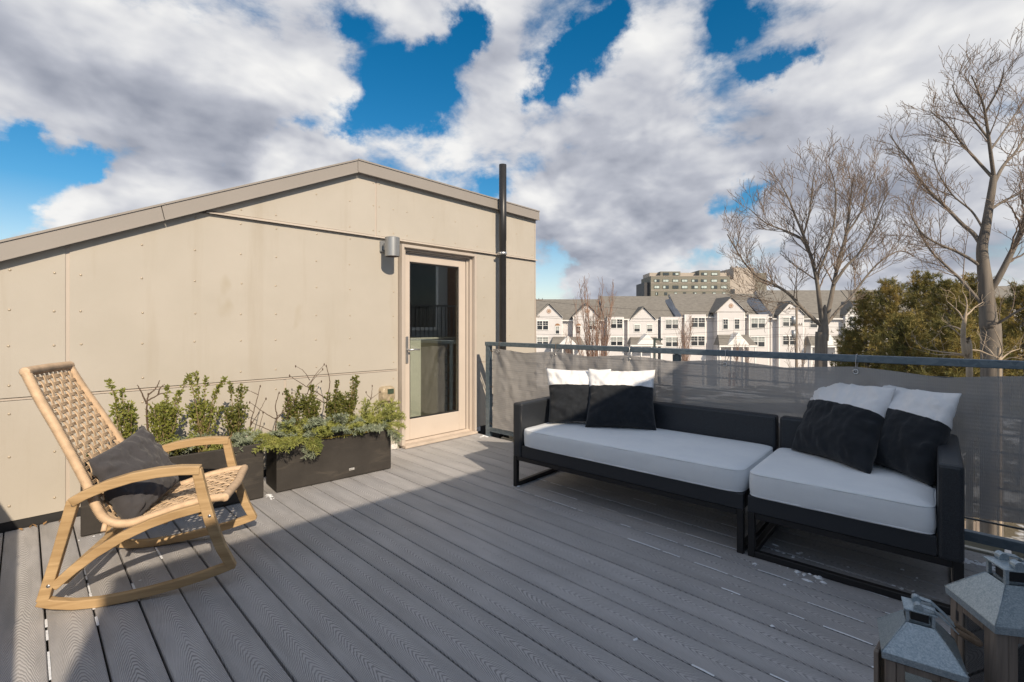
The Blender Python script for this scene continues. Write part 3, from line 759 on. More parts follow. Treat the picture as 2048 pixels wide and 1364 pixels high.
# ------------------------------------------------------------------ railings with privacy screens
def railing(x, sgn, y0, y1, label, labscreen, posts, gro, y_end):
    """x: middle of the railing; sgn: +1 when the deck lies towards -x"""
    t = thing('railing', (x, y1, 0), 0, label, 'railing')
    b = MB(); b.cbox(x-.028, x+.028, y0, y1, 1.026, 1.070, .003); b.build('top_rail', MAT['galv'], t)
    b = MB(); b.cbox(x-.022, x+.022, y0, y1-.03, .060, .112, .003); b.build('bottom_rail', MAT['galv'], t)
    for i, yy in enumerate(posts):
        xp = x+.048*sgn if i else x
        b = MB()
        if i == 0: b.cbox(xp-.024, xp+.024, yy-.05, yy-.042, 0.0, 1.0255, .001); b.cbox(xp-.024, xp-.016, yy-.0415, yy+.01, 0.0, 1.0255, .001)
        else: b.cbox(xp-.02, xp+.02, yy-.03, yy+.03, -.30, 1.02, .003)
        b.build('post', MAT['galv'], t)
    if sgn > 0:
        b = MB(); b.cbox(x+.03, x+.07, posts[1]-.008, posts[1]+.008, .99, 1.03, .002); b.build('bracket', MAT['galv'], t)
    for i in range(9):
        z = .175 + .098*i
        b = MB(); b.tube([(x+.026*sgn, y0, z), (x+.026*sgn, (y0+y1)/2, z-.004), (x+.026*sgn, y1-.01, z)], .0058, 6); b.build('cable', MAT['cable'], t)
    # the cloth
    s = thing('privacy_screen', (x-.03*sgn, y1, .1), 0, labscreen, 'privacy screen')
    xs = x-.036*sgn
    ya, yb = y_end
    def sc_pt(u, v):
        y = ya+(yb-ya)*u; e = [abs(y-g) for g in gro]; d = min(e)
        sag = .030*min(1, (d/.40))**1.3
        if y < .55 and sgn > 0: sag *= 1.25
        top = .998 - sag; bot = .118 + .012*fbm(y*1.7, 3.1) + (max(0, .9-y)*.10 if sgn > 0 else 0)
        z = bot+(top-bot)*v
        # folds that run down from each eyelet, plus soft rumples; the cloth is tight near the post
        fold = 0
        for g in gro:
            a = (y-g); w = (1-v)*.75+.03
            fold += .013*math.exp(-(a/w)**2*1.2)*math.sin(a/(w)*5.2+g*3)*(v**.7)
        fold += .011*fbm(y*2.4, z*1.1, 5.0)+.010*fbm(y*7+z*2.5, z*2.2, 9.0)*(.4+.6*v) + .005*fbm(y*17, z*14, 2.0)
        fold *= (1.55 if y > 1.7 else .6)
        return (xs - sgn*abs(.008+fold*.9), y, z)
    b = MB(); b.grid(sc_pt, 190, 44); b.build('cloth', MAT['screen'], s)
    for g in gro:
        b = MB()
        n = 14; xg = xs-.014*sgn
        c0 = Vector((xg, g, .968)); ring_ = [c0+Vector((0, .0135*math.cos(2*math.pi*k/n), .0135*math.sin(2*math.pi*k/n))) for k in range(n+1)]
        b.tube(ring_, .0042, 6, cap=False); b.build('eyelet', MAT['bracket'], s)
        b = MB(); b.tube([(xg-.003*sgn, g, .972), (x-.034*sgn, g+.002, 1.03), (x-.033*sgn, g, 1.072), (x, g, 1.076), (x+.031*sgn, g, 1.06), (x+.03*sgn, g, 1.02), (xg, g, .966)], .0022, 5); b.build('tie', MAT['rope'] if g > 2.5 else MAT['bracket'], s)
    if sgn > 0:
        for zz in (.145, .56, .96):
            b = MB(); b.tube([(xs, yb, zz), (xs+.01, yb+.05, zz+.012), (x, posts[0]+.02, zz+.004), (x+.03, posts[0]+.01, zz)], .0028, 5); b.build('tie', MAT['rope'], s)
    return t
railing(3.69, 1, -1.2, 4.02, 'galvanised steel cable railing along the right side of the deck behind the sofa',
        'taupe mesh privacy screen tied to the right railing behind the sofa', (4.0, 1.77, -.20), (3.78, 2.98, 2.16, 1.351, .554, -.25, -1.06), (-1.15, 3.875))
railing(-.52, -1, -1.2, 4.10, 'galvanised steel cable railing along the left edge of the deck outside the frame',
        'taupe mesh privacy screen tied to the left railing', (4.08, 1.77, -.20), (3.78, 2.98, 2.16, 1.351, .554, -.25, -1.06), (-1.15, 4.05))

# ------------------------------------------------------------------ the neighbouring house behind the camera (casts the big shade)
NB = thing('neighbour_house', (0, -1.5, 0), 0, 'blue-grey clapboard house with flat roof standing right behind the deck and shading it', 'building')
NY = -1.52
b = MB(); b.box(-1.04, 4.76, -5.5, NY, -.6, 3.07)
def m_clap(name, c, pitch=.11):
    t = NT(name); z = t.sep(t.n('ShaderNodeNewGeometry').outputs['Position'])[2]
    f = t.math('FRACT', t.math('DIVIDE', z, pitch))
    cc = t.mix(t.noise(1.5, 4), mul(c, .93), mul(c, 1.05))
    return t.done(t.bsdf(cc, .6, 0, t.bump(f, .012), .3))
b.build('wall', m_clap('blue_grey_clapboard', (.46,.53,.61)), NB)
b = MB(); b.box(-1.05, 4.78, -5.52, NY+.02, 3.0705, 3.11); b.build('roof', MAT['fascia'], NB)
for x0, x1, z0, z1 in ((-.7,.2,.1,2.1),(.5,1.3,.9,2.1),(2.1,2.9,.8,2.0),(3.3,4.2,.8,1.7)):
    b = MB(); b.cbox(x0-.06, x1+.06, NY+.002, NY+.045, z0-.06, z0, .003); b.cbox(x0-.06, x1+.06, NY+.002, NY+.045, z1, z1+.06, .003); b.cbox(x0-.06, x0, NY+.002, NY+.044, z0+.001, z1-.001, .003); b.cbox(x1, x1+.06, NY+.002, NY+.044, z0+.001, z1-.001, .003)
    w = b.build('window', MAT['whitepaint'], NB)
    b = MB(); b.box(x0+.001, x1-.001, NY+.006, NY+.012, z0+.001, z1-.001); b.build('pane', simple('dark_pane', (.02,.024,.03), .06, 0, .1, 3), w)

NC = thing('neighbour_house', (9, -6, GZ), 0, 'tall pale grey and brick house across the side yard, mirrored in the door glass', 'building')
b = MB(); b.box(5.6, 13, -8, -3.2, GZ, 5.2); b.build('wall', m_clap('pale_clapboard', (.42,.43,.43)), NC)
b = MB(); b.box(5.3, 13.3, -10.3, -2.95, 5.201, 5.5); b.build('roof', MAT['fascia'], NC)
b = MB(); b.box(9.2, 10.6, -3.199, -2.6, GZ, 5.19); b.build('chimney', simple('brick_red', (.24,.13,.09), .9, 0, .2, 3), NC)
for x0, x1, z0, z1 in ((6.2,7.2,1.2,3.2),(7.8,8.7,1.2,3.2),(11,12,1.2,3.2),(6.2,7.2,-2,0),(7.8,8.7,-2,0)):
    b = MB(); b.cbox(x0-.1, x1+.1, -3.199, -3.13, z0-.1, z1+.1, .003); w = b.build('window', MAT['whitepaint'], NC)
    b = MB(); b.box(x0, x1, -3.1295, -3.12, z0, z1); b.build('pane', simple('dark_pane', (.02,.024,.03), .06, 0, .1, 3), w)
b = MB(); b.box(5.8, 8.95, -3.199, -2.3, .78, .9)
for k in range(22): b.box(5.85+.145*k, 5.87+.145*k, -2.36, -2.34, .901, 1.78)
b.box(5.8, 8.95, -2.38, -2.32, 1.781, 1.83); b.build('balcony', simple('dark_balcony_paint', (.05,.05,.055), .5, 0, .1, 3), NC)

# ------------------------------------------------------------------ rocking chair
CF = rad(-25.85)
CH = thing('rocking_chair', (.047, 2.909, 0), CF, 'teak rocking chair with woven tan cord back and seat', 'rocking chair')
CM = WM[CH.name]
def side_frame(y):
    def part(name, pts, w, h=.033, nm=None):
        b = MB(CM); b.bar([(p[0], y, p[1]) for p in pts], w, h, (0,1,0)); return b.build(name, MAT['teak'], CH, bevel=.004)
    rock = [(-.004,.066),(.05,.045),(.12,.028),(.205,.021),(.30,.024),(.40,.033),(.50,.047),(.60,.066),(.68,.086),(.742,.104)]
    o = part('rocker', rock, .040)
    o = part('rear_leg', [(.012,.062),(.066,.27),(.118,.487)], [.044,.040,.044], .0335)
    for s_, z_ in ((.036,.13),(.122,.470)):
        m = MB(CM); 
        for yy in (y-.018, y+.0165): m.tube([(s_,yy,z_),(s_,yy+.0015,z_)], .0075, 12)
        m.build('bolt', MAT['bracket'], o)
    part('armrest', [(.112,.480),(.16,.508),(.24,.541),(.335,.566),(.43,.578),(.52,.580),(.600,.573)], [.040,.041,.042,.043,.043,.042,.040], .046)
    o = part('front_leg', [(.585,.578),(.612,.44),(.640,.325),(.685,.19),(.733,.087)], [.040,.044,.046,.043,.038], .0345)
    m = MB(CM)
    for yy in (y-.018, y+.0165): m.tube([(.640,yy,.352),(.640,yy+.0015,.352)], .0075, 12)
    m.build('bolt', MAT['bracket'], o)
    part('seat_rail', [(.048,.118),(.12,.185),(.20,.245),(.30,.303),(.40,.345),(.50,.374),(.628,.398)], [.036,.040,.041,.041,.040,.039,.038], .032)
side_frame(0.0); side_frame(.615)
for s_, z_ in ((.075,.135),(.60,.365)):
    b = MB(CM); b.bar([(s_, .018, z_), (s_, .597, z_)], .030, .045, (0,0,1)); b.build('cross_rail', MAT['teak'], CH, bevel=.004)
# the woven shell
PTS = [(-.096,1.047),(-.044,.928),(.027,.783),(.09,.648),(.145,.525),(.178,.432),(.205,.378),(.245,.348),(.30,.338),(.37,.352),(.45,.375),(.55,.400),(.63,.413),(.69,.414)]
def catmull(P, n=12):
    out = []
    for i in range(len(P)-1):
        p0, p1, p2, p3 = P[max(i-1,0)], P[i], P[i+1], P[min(i+2,len(P)-1)]
        for k in range(n):
            t = k/n
            out.append(tuple(.5*((2*p1[d])+(-p0[d]+p2[d])*t+(2*p0[d]-5*p1[d]+4*p2[d]-p3[d])*t*t+(-p0[d]+3*p1[d]-3*p2[d]+p3[d])*t**3) for d in range(len(p1))))
    out.append(P[-1]); return out
CP = catmull(PTS, 10)
CL = [0.0]
for a, c in zip(CP, CP[1:]): CL.append(CL[-1]+math.dist(a, c))
CT = CL[-1]
def cpath(l):
    l = max(0, min(CT-1e-6, l)); import bisect
    i = min(bisect.bisect_right(CL, l)-1, len(CP)-2); f = (l-CL[i])/(CL[i+1]-CL[i])
    a, c = CP[i], CP[i+1]; tx, tz = (c[0]-a[0]), (c[1]-a[1]); h = math.hypot(tx, tz)
    return a[0]+tx*f, a[1]+tz*f, -tz/h, tx/h       # point and normal (towards the sitter)
Y0, Y1 = .052, .545
def yin(l):
    f = max(0.0, 1-l/(CT*.50)); return .050*f, .085*f            # the back narrows towards the top
def wrapped(path, r, nm):
    L = [0]
    for a, c in zip(path, path[1:]): L.append(L[-1]+(Vector(c)-Vector(a)).length)
    pts = []; rr = []; step = .0036; n = int(L[-1]/step); j = 0
    for i in range(n+1):
        l = L[-1]*i/n
        while j < len(L)-2 and L[j+1] < l: j += 1
        f = (l-L[j])/max(1e-9, L[j+1]-L[j]); pts.append(Vector(path[j]).lerp(Vector(path[j+1]), f))
        rr.append(r+.001 if i % 2 else r-.0034)
    b = MB(CM); b.tube(pts, rr, 9); return b.build(nm, MAT['cordwrap'], CH)
for q_ in (0, 1): wrapped([(c[0], (Y0+yin(l)[0]) if q_ == 0 else (Y1-yin(l)[1]), c[1]) for c, l in zip(CP, CL)], .0205, 'wrapped_edge')
wrapped([(CP[0][0], Y0+.050-.012, CP[0][1]+.004), (CP[0][0]-.004, (Y0+Y1)/2, CP[0][1]+.006), (CP[0][0], Y1-.085+.012, CP[0][1]+.004)], .021, 'wrapped_edge')
wrapped([(CP[-1][0], Y0-.012, CP[-1][1]), (CP[-1][0]+.012, (Y0+Y1)/2, CP[-1][1]-.004), (CP[-1][0], Y1+.012, CP[-1][1])], .021, 'wrapped_edge')
NW = 9; WP = (Y1-Y0-.045)/NW
wy = [Y0+.0225+WP*(i+.5) for i in range(NW)]
PJ = .0355; NJ = int((CT-.03)/PJ)
wl = [.02+PJ*(j+.5) for j in range(NJ)]
AMP = .0032
b = MB(CM)
for i, y in enumerate(wy):                     # bands that run from the top to the front
    for q in (-1.5,-.5,.5,1.5):
        pts = []
        n = NJ*4+4
        for k in range(n+1):
            l = .004+(CT-.008)*k/n; s_, z_, nx, nz = cpath(l)
            ph = (l-.02)/PJ-.5
            o = AMP*math.cos(math.pi*ph)*(1 if i % 2 == 0 else -1)
            a_, c_ = yin(l); g_ = (y+q*.0054-Y0)/(Y1-Y0)
            pts.append((s_+nx*o, Y0+a_+g_*(Y1-Y0-a_-c_), z_+nz*o))
        b.tube(pts, .0029, 5)
for j, l in enumerate(wl):                     # bands across
    s_, z_, nx, nz = cpath(l); tx, tz = nz, -nx
    for q in (-1,0,1):
        pts = []; n = NW*4+4
        for k in range(n+1):
            a_, c_ = yin(l); yy_ = Y0+.004+(Y1-Y0-.008)*k/n; ph = (yy_-wy[0])/WP; y = Y0+a_+(yy_-Y0)/(Y1-Y0)*(Y1-Y0-a_-c_)
            o = -AMP*math.cos(math.pi*ph)*(1 if j % 2 == 0 else -1)
            d = q*.0056
            pts.append((s_+nx*o+tx*d, y, z_+nz*o+tz*d))
        b.tube(pts, .0029, 5)
b.build('woven_cord_mat', MAT['cord'], CH, kind='stuff')
b = MB(CM)
for y in (Y0, Y1):
    for l in (CT*.60, CT*.80):
        s_, z_, nx, nz = cpath(l); b.tube([(s_, y, z_-.015), (s_+.004, y+(-.03 if y < .3 else .045), z_-.045)], .011, 9)
b.build('peg', MAT['cordwrap'], CH)

# ------------------------------------------------------------------ pillows
def pillow(name, C, E, U, T, mats, split=None, seed=0, label='', cat='pillow', group=None, sag=.0, pinch=.075):
    C, E, U = Vector(C), Vector(E), Vector(U); Nn = E.cross(U).normalized()
    if Nn.dot(Vector((0,0,1.2))-C) < 0: Nn = -Nn
    t = MB(); N = 46
    def pt(a, c, side):
        u, v = 2*a-1, 2*c-1
        x = u*(1-pinch*(1-v*v)**1.2)+.006*fbm(v*4, seed+3); y = v*(1-pinch*(1-u*u)**1.2)+.008*fbm(u*4, seed+7)
        p = max(0, (1-u*u)*(1-v*v)); th = T*p**.42*(1-.18*v+sag*(1-v)*.2)
        edge = 1-min(1, p*1.6)
        # pucker folds that run in from the seams and corners, plus soft creases over the face
        cr = .015*edge*math.sin(u*15+seed*2+5*fbm(u*2, v*2, seed))*(abs(v)**3)+.015*edge*math.sin(v*14+seed+5*fbm(v*2, u*2, seed))*(abs(u)**3)
        cr += .013*fbm(u*1.6+seed, v*1.6, side*3.1)+.010*fbm(u*4.5+seed, v*2.6, side*2.1)+.004*fbm(u*11+seed, v*8, side*1.1)
        diag = .006*math.sin((u+v)*11+seed)*math.exp(-((abs(u)-.75)**2+(abs(v)-.75)**2)*9)
        h = th+(cr+diag)*min(1, p*5)
        return C+E*(x/2)+U*(y/2)+Nn*(side*h)
    mf = (lambda a, c: 1 if 2*c-1 > split else 0) if split is not None else None
    t.grid(lambda a, c: pt(a, c, 1), N, N, 0, True, mf); t.grid(lambda a, c: pt(1-a, c, -1), N, N, 0, True, mf)
    edge = [pt(k/30, 0, 0) for k in range(30)]+[pt(1, k/30, 0) for k in range(30)]+[pt(1-k/30, 1, 0) for k in range(30)]+[pt(0, 1-k/30, 0) for k in range(31)]
    o = t.build(name, mats, None); tag(o, label, cat, group)
    me = o.data
    import bmesh
    bm = bmesh.new(); bm.from_mesh(me); bmesh.ops.remove_doubles(bm, verts=bm.verts, dist=.0008); bm.to_mesh(me); bm.free()
    return o
cM3 = CM.to_3x3()
lat = cM3 @ Vector((0,1,0)); 
def cw(s_, y, z): return CM @ Vector((s_, y, z))
TL, TR, BL = cw(.125, .08, .632), cw(.205, .50, .700), cw(.275, .08, .325)
E_ = TR-TL; U_ = TL-BL
pillow('chair_pillow', (TL+E_*.5-U_*.5)+Vector((.012,-.012,.0)), E_*1.0, U_*1.06, .062, [MAT['greycloth']], None, 4, 'charcoal velvet pillow lying in the seat of the rocking chair', 'pillow', None, 1.6, .055)
GP = 'black and white pillows on the sofa'
def sp(A, Bp, up, T, seed, label):
    A, Bp, up = Vector(A), Vector(Bp), Vector(up)
    return pillow('sofa_pillow', (A+Bp)/2+up/2, Bp-A, up, T, [MAT['blackcloth'], MAT['whitecloth']], .34 if seed < 3 else .26, seed, label, 'pillow', GP, .7)
sp((2.94,2.47,.475),(3.26,2.04,.475),(.109,.120,.425), .080, 1, 'two-tone black and white pillow against the left arm of the sofa, behind its neighbour')
sp((3.02,2.17,.470),(3.316,1.731,.470),(.190,.108,.435), .085, 2, 'two-tone black and white pillow in front at the left end of the sofa')
sp((3.408,.856,.470),(3.113,.412,.470),(.395,-.07,.430), .080, 3, 'two-tone black and white pillow in front at the right end of the sofa')
sp((3.45,.555,.470),(3.10,.165,.470),(.30,-.10,.435), .085, 5, 'two-tone black and white pillow squeezed against the right arm of the sofa')

# ------------------------------------------------------------------ sofa in two modules
SA = rad(-87.1)
def sofa_module(L, arm, loc, label):
    """local x runs along the front, local y towards the back"""
    t = thing('sofa_module', loc, SA, label, 'sofa', 'modular outdoor sofa')
    M = WM[t.name]; D = .81
    x0 = .088 if arm == 'left' else 0; x1 = L-.088 if arm == 'right' else L
    def P(name, mat, fn, bevel=.006):
        b = MB(M); fn(b); return b.build(name, mat, t, bevel=bevel)
    P('front_skirt', MAT['sling'], lambda b: b.box(x0+.0005, x1-.0005, 0.0, .045, .242, .332))
    P('side_skirt', MAT['sling'], lambda b: b.box(x0+.001 if arm != 'right' else 0, x0+.046, .0455, D-.091, .243, .331))
    P('side_skirt', MAT['sling'], lambda b: b.box(x1-.046, x1-.001, .0455, D-.091, .243, .331))
    P('seat_deck', MAT['sling'], lambda b: b.box(x0+.047, x1-.047, .0455, D-.091, .300, .322), 0)
    P('backrest', MAT['sling'], lambda b: b.box(x0+.0005, x1-.0005, D-.09, D, .242, .655), .016)
    if arm:
        a0, a1 = (0, .0875) if arm == 'left' else (L-.0875, L)
        o = P('armrest', MAT['sling'], lambda b: b.box(a0, a1, -.004, D, .236, .655), .016)
        b = MB(M); b.tube([(a1-.006 if arm == 'left' else a0+.006, .004, .25), (a1-.006 if arm == 'left' else a0+.006, .001, .63)], .003, 6); b.build('piping', MAT['blackmetal'], o)
    # sled legs of square tube
    s = .034
    for xx in (.0015, L-s-.0015):
        for yy in (.0015, D-s-.0015): P('leg', MAT['blackmetal'], lambda b: b.cbox(xx, xx+s, yy, yy+s, .0005, .2415 if arm is None or True else .23, .002), 0)
        P('runner', MAT['blackmetal'], lambda b: b.cbox(xx+.001, xx+s-.001, s+.002, D-s-.002, .001, s, .002), 0)
    if arm == 'right': P('runner', MAT['blackmetal'], lambda b: b.cbox(s+.002, L-s-.002, .0025, .0025+s, .001, s, .002), 0)
    P('stretcher', MAT['blackmetal'], lambda b: b.cbox(s+.003, L-s-.003, .006, .006+s, .208, .2412, .002), 0)
    # cushion: rounded, crowned block
    c = thing('seat_cushion', loc, SA, ('long white seat cushion on the left part of the sofa' if arm == 'left' else 'short white seat cushion on the right part of the sofa'), 'cushion', 'white seat cushions')
    b = MB(M)
    X0, X1, Yf, Yb, Z0, Z1 = x0+.004, x1-.004, -.012, D-.094, .330, .462
    def cu(u, v, top):
        a, e = 2*u-1, 2*v-1
        # rounded plan corners and a domed top
        r = (abs(a)**14+abs(e)**14)**(1/14); k = 1/max(1, r)
        ex = max(abs(a), abs(e))
        bul = .010*(1-min(1, abs(a))**4)*(1-min(1, abs(e))**4)
        return a*k, e*k, ex, bul
    rings = [(.012,.965,0),(.0,.992,.010),(.0,1.0,.03),(.25,1.008,0),(.5,1.012,0),(.75,1.010,0),(.90,1.003,0),(.965,.992,0),(1.0,.975,0)]
    N = 30
    def outline(k):
        f = (k % N)/N*4; q = int(f); g = 2*(f-q)-1
        return [(g,-1),(1,g),(-g,1),(-1,-g)][q]
    cx, cyy, hx, hy = (X0+X1)/2, (Yf+Yb)/2, (X1-X0)/2, (Yb-Yf)/2
    NO = 4*26; vs = []; zs = [0,.004,.012,.035,.066,.098,.118,.128,.132]; ins = [.010,.003,.0,-.003,-.004,-.003,-.001,.003,.010]
    def outl(k):
        f = k/NO*4; q = int(f) % 4; g = 2*(f-int(f))-1
        a, e = [(g,-1),(1,g),(-g,1),(-1,-g)][q]
        r = (abs(a)**18+abs(e)**18)**(1/18); return a/r, e/r
    for z, i_ in zip(zs, ins):
        for k in range(NO):
            a, e = outl(k); x = cx+a*(hx-i_); y = cyy+e*(hy-i_)
            w = .0035*fbm(x*5, y*5, z*18+L)+.0030*fbm(x*14, y*14, z*4+L*3)
            vs.append((x+w, y+w, Z0+z))
    fs = []
    for r in range(len(zs)-1):
        for k in range(NO): l = (k+1) % NO; fs.append((r*NO+k, r*NO+l, (r+1)*NO+l, (r+1)*NO+k))
    top0 = (len(zs)-1)*NO
    M_ = 16
    for j in range(1, M_+1):
        f = 1-j/M_
        for k in range(NO):
            a, e = outl(k); x = cx+a*(hx-.010)*f; y = cyy+e*(hy-.010)*f
            dx = hx-abs(x-cx); dy = hy-abs(y-cyy); dome = .011*(1-math.exp(-max(0, min(dx, dy)-.010)/.08))
            vs.append((x, y, Z0+.132+dome+.005*fbm(x*4, y*4, 7+L)+.0025*fbm(x*11, y*5, 3+L)))
        for k in range(NO): l = (k+1) % NO; o0 = top0+(j-1)*NO; fs.append((o0+k, o0+l, o0+NO+l, o0+NO+k))
    fs.append(tuple(range(NO-1, -1, -1)))
    b.add(vs, fs, 0, True)
    b.build('cushion', MAT['cushion'], c)
    for zz in (.008, .124):
        b = MB(M); b.tube([(cx+outl(k)[0]*(hx-.002), cyy+outl(k)[1]*(hy-.002), Z0+zz) for k in range(NO+1)], .0042, 6, cap=False); b.build('piping', MAT['cushion'], c)
    return t
sofa_module(1.685, 'left', (2.675, 2.609, 0), 'long left module of the black outdoor sofa with its arm beside the door')
d_ = Vector((math.cos(SA), math.sin(SA), 0))
p2 = Vector((2.675, 2.609, 0)) + d_*1.705
sofa_module(.862, 'right', tuple(p2), 'short right module of the black outdoor sofa with its arm beside the lanterns')

# ------------------------------------------------------------------ planters and what grows in them
def planter(loc, L, label, plate=False):
    t = thing('planter', loc, rad(-4.5), label, 'planter', 'black trough planters along the wall'); M = WM[t.name]; D, H, w = .29, .40, .022
    b = MB(M)
    z0 = .006
    o = [(0,0),(L,0),(L,D),(0,D)]; i_ = [(w,w),(L-w,w),(L-w,D-w),(w,D-w)]
    vs = [(x,y,z0) for x,y in o]+[(x,y,H) for x,y in o]+[(x,y,H) for x,y in i_]+[(x,y,H-.10) for x,y in i_]
    fs = [(3,2,1,0)]+[(k,(k+1)%4,(k+1)%4+4,k+4) for k in range(4)]+[(k+4,(k+1)%4+4,(k+1)%4+8,k+8) for k in range(4)]+[(k+8,(k+1)%4+8,(k+1)%4+12,k+12) for k in range(4)]
    b.add(vs, fs); b.build('box', MAT['planter'], t, bevel=.005)
    b = MB(M); b.grid(lambda u, v: (w+(L-2*w)*u, w+(D-2*w)*v, H-.055+.012*fbm(u*9, v*3, L)), 24, 6); b.build('soil', MAT['soil'], t)
    for px in (.06, L-.10):
        b = MB(M); b.box(px, px+.04, .04, D-.04, 0, .0055); b.build('foot', MAT['dark'], t)
    if plate:
        b = MB(M); b.cbox(.555, .600, -.0022, -.0002, .060, .078, .0006); o = b.build('maker_plate', MAT['label'], t)
        b = MB(M)
        for k in range(4): b.box(.560+.0065*k, .5635+.0065*k, -.0026, -.00225, .066, .072)
        b.build('plate_mark', MAT['dark'], o)
    return t
PLA = planter((.232, 3.800, 0), .990, 'black trough planter behind the rocking chair, with four tall leafy shrubs')
PLB = planter((1.319, 3.757, 0), .932, 'black trough planter beside the door, spilling over with fir branches', True)
def leafq(b, p, d, n, l, w, mi=0):
    d = d.normalized(); s_ = d.cross(n)
    if s_.length < 1e-4: s_ = d.orthogonal()
    s_.normalize(); n2 = s_.cross(d)
    b.add([p, p+d*l*.45+s_*w*.5+n2*w*.14, p+d*l, p+d*l*.45-s_*w*.5+n2*w*.14], [(0,1,2),(0,2,3)], mi)
def rv(r): return Vector((R_.gauss(0,1), R_.gauss(0,1), R_.gauss(0,1))).normalized()*r
def shrub(x, y, z0, h, w, nst, nleaf, label, lm, shoots=(), twigs=()):
    t = thing('boxwood_shrub', (x, y, z0), 0, label, 'shrub', 'leafy shrubs in the planters')
    bs = MB(); bl = MB()
    stems = []
    for k in range(nst):
        a = R_.uniform(0, 6.28); rr = w*.16*R_.random()**.5
        top = h*R_.uniform(.66, .92)
        p0 = Vector((x+rr*math.cos(a), y+rr*math.sin(a)*.6, z0)); ex = R_.uniform(-.5,.5)*w*.85; ey = R_.uniform(-.5,.5)*w*.6
        stems.append([p0, p0+Vector((ex*.25, ey*.25, top*.35)), p0+Vector((ex*.7, ey*.7, top*.7)), p0+Vector((ex, ey, top))])
    for dx, dy, hh in shoots:
        p0 = Vector((x, y, z0+.05)); stems.append([p0, p0+Vector((dx*.3, dy*.3, hh*.35)), p0+Vector((dx*.65, dy*.7, hh*.72)), p0+Vector((dx, dy, hh-.05))])
    tot = len(stems)
    for si, st in enumerate(stems):
        sp_ = catmull([tuple(p) for p in st], 6); sp_ = [Vector(p) for p in sp_]
        bs.tube(sp_, [.0045-.0032*i/(len(sp_)-1) for i in range(len(sp_))], 5)
        shoot = si >= nst
        n = int(nleaf*1.45/tot*(1.1 if shoot else 1.0))
        for q in range(n):
            f = R_.random()**(.62 if not shoot else .8); f = .16+.84*f
            i = min(int(f*(len(sp_)-1)), len(sp_)-2); p = sp_[i].lerp(sp_[i+1], f*(len(sp_)-1)-i)
            spread = (.012+w*.19*math.sin(math.pi*min(1, f*.93))**.7) if not shoot else .010
            o = rv(spread*R_.random()**.6); o.z *= .7
            d = (o.normalized()*1.1+Vector((0,0,R_.uniform(.3,1.5)))+rv(.6))
            small = .55 if f < .38 else 1
            leafq(bl, p+o, d, Vector((o.x*.4, o.y*.4-.8, .8))+rv(.9), R_.uniform(.017,.027)*small, R_.uniform(.011,.017)*small)
    for tw in twigs: bs.tube(catmull([tuple(p) for p in tw], 5), .003, 5)
    bs.build('stems', MAT['stem'], t); bl.build('leaves', lm, t, kind='stuff')
    return t
ZS = .345
shrub(.455, 3.90, ZS, .46, .14, 8, 620, 'leafy shrub at the left end of the left planter, half hidden by the grey pillow', MAT['leaf'], ((-.085,0,.56),(-.02,0,.50)))
shrub(.655, 3.90, ZS, .44, .20, 12, 1050, 'bushy leafy shrub second from the left in the left planter', MAT['leaf'], ((.02,0,.50),(.09,0,.46),(.15,.02,.56)))
shrub(.875, 3.89, ZS, .42, .20, 11, 950, 'leafy shrub with long shoots, second from the right in the left planter', MAT['leaf'], ((-.09,0,.57),(-.045,0,.58),(.02,0,.54),(.10,0,.48),(.14,0,.53)))
shrub(1.072, 3.87, ZS, .38, .16, 9, 760, 'narrow leafy shrub at the right end of the left planter', MAT['leafdark'], ((-.035,0,.49),(.03,0,.47),(.065,0,.45)))
shrub(1.482, 3.88, ZS, .37, .15, 8, 700, 'small dark shrub at the left end of the fir-filled planter', MAT['leafdark'], ((-.05,0,.40),(.06,0,.42)))
shrub(1.625, 3.86, ZS, .38, .16, 10, 900, 'dense dark shrub second from the left in the fir-filled planter', MAT['leafdark'], ((0,0,.42),))
shrub(1.805, 3.85, ZS, .38, .17, 10, 900, 'rounded dark shrub second from the right in the fir-filled planter', MAT['leafdark'], ((.03,0,.44),))
shrub(1.955, 3.85, ZS, .36, .15, 9, 800, 'dark shrub with a leaning tip at the right end of the fir-filled planter', MAT['leafdark'], ((.02,0,.46),(.055,-.01,.47),(.07,0,.42)))
def twig_plant(base, limbs, label, buds=True):
    t = thing('bare_twig', base, 0, label, 'twigs', 'bare twigs in the planters'); b = MB(); bb = MB()
    B0 = Vector(base)
    for L_ in limbs:
        pts = [B0+Vector(p) for p in L_['p']]
        sp_ = [Vector(p) for p in catmull([tuple(p) for p in pts], 6)]
        sp_ = [p+rv(.002) for p in sp_]
        b.tube(sp_, [L_['r']*(1-.6*i/(len(sp_)-1)) for i in range(len(sp_))], 6)
        if buds: bb.ellipsoid(sp_[-1], .0055, .0055, .011, 6, 4)
    b.build('branch', MAT['twig'], t)
    if buds: bb.build('buds', MAT['twig'], t, kind='stuff')
P_ = lambda r, *p: {'r': r, 'p': p}
twig_plant((.615,3.93,.34), [P_(.009,(0,0,0),(-.02,0,.13),(-.045,0,.25),(-.05,0,.38),(-.04,0,.47)), P_(.006,(-.05,0,.40),(-.075,0,.47),(-.10,0,.53)), P_(.006,(-.042,0,.46),(0,0,.50),(.02,0,.55)), P_(.005,(-.045,0,.42),(.03,.0,.46),(.10,0,.455)), P_(.005,(.01,0,.455),(.025,0,.50),(.05,0,.52)), P_(.005,(-.03,0,.30),(.02,0,.34),(.09,0,.36)), P_(.004,(-.015,0,.2),(.03,0,.25),(.05,0,.33))], 'thick curly bare twig behind the grey pillow in the left planter', False)
twig_plant((.36,3.86,.34), [P_(.005,(0,0,0),(-.02,0,.1),(-.05,0,.16),(-.10,0,.19)), P_(.0035,(-.05,0,.16),(-.045,0,.19),(-.03,0,.215))], 'short curled bare twig left of the grey pillow', False)
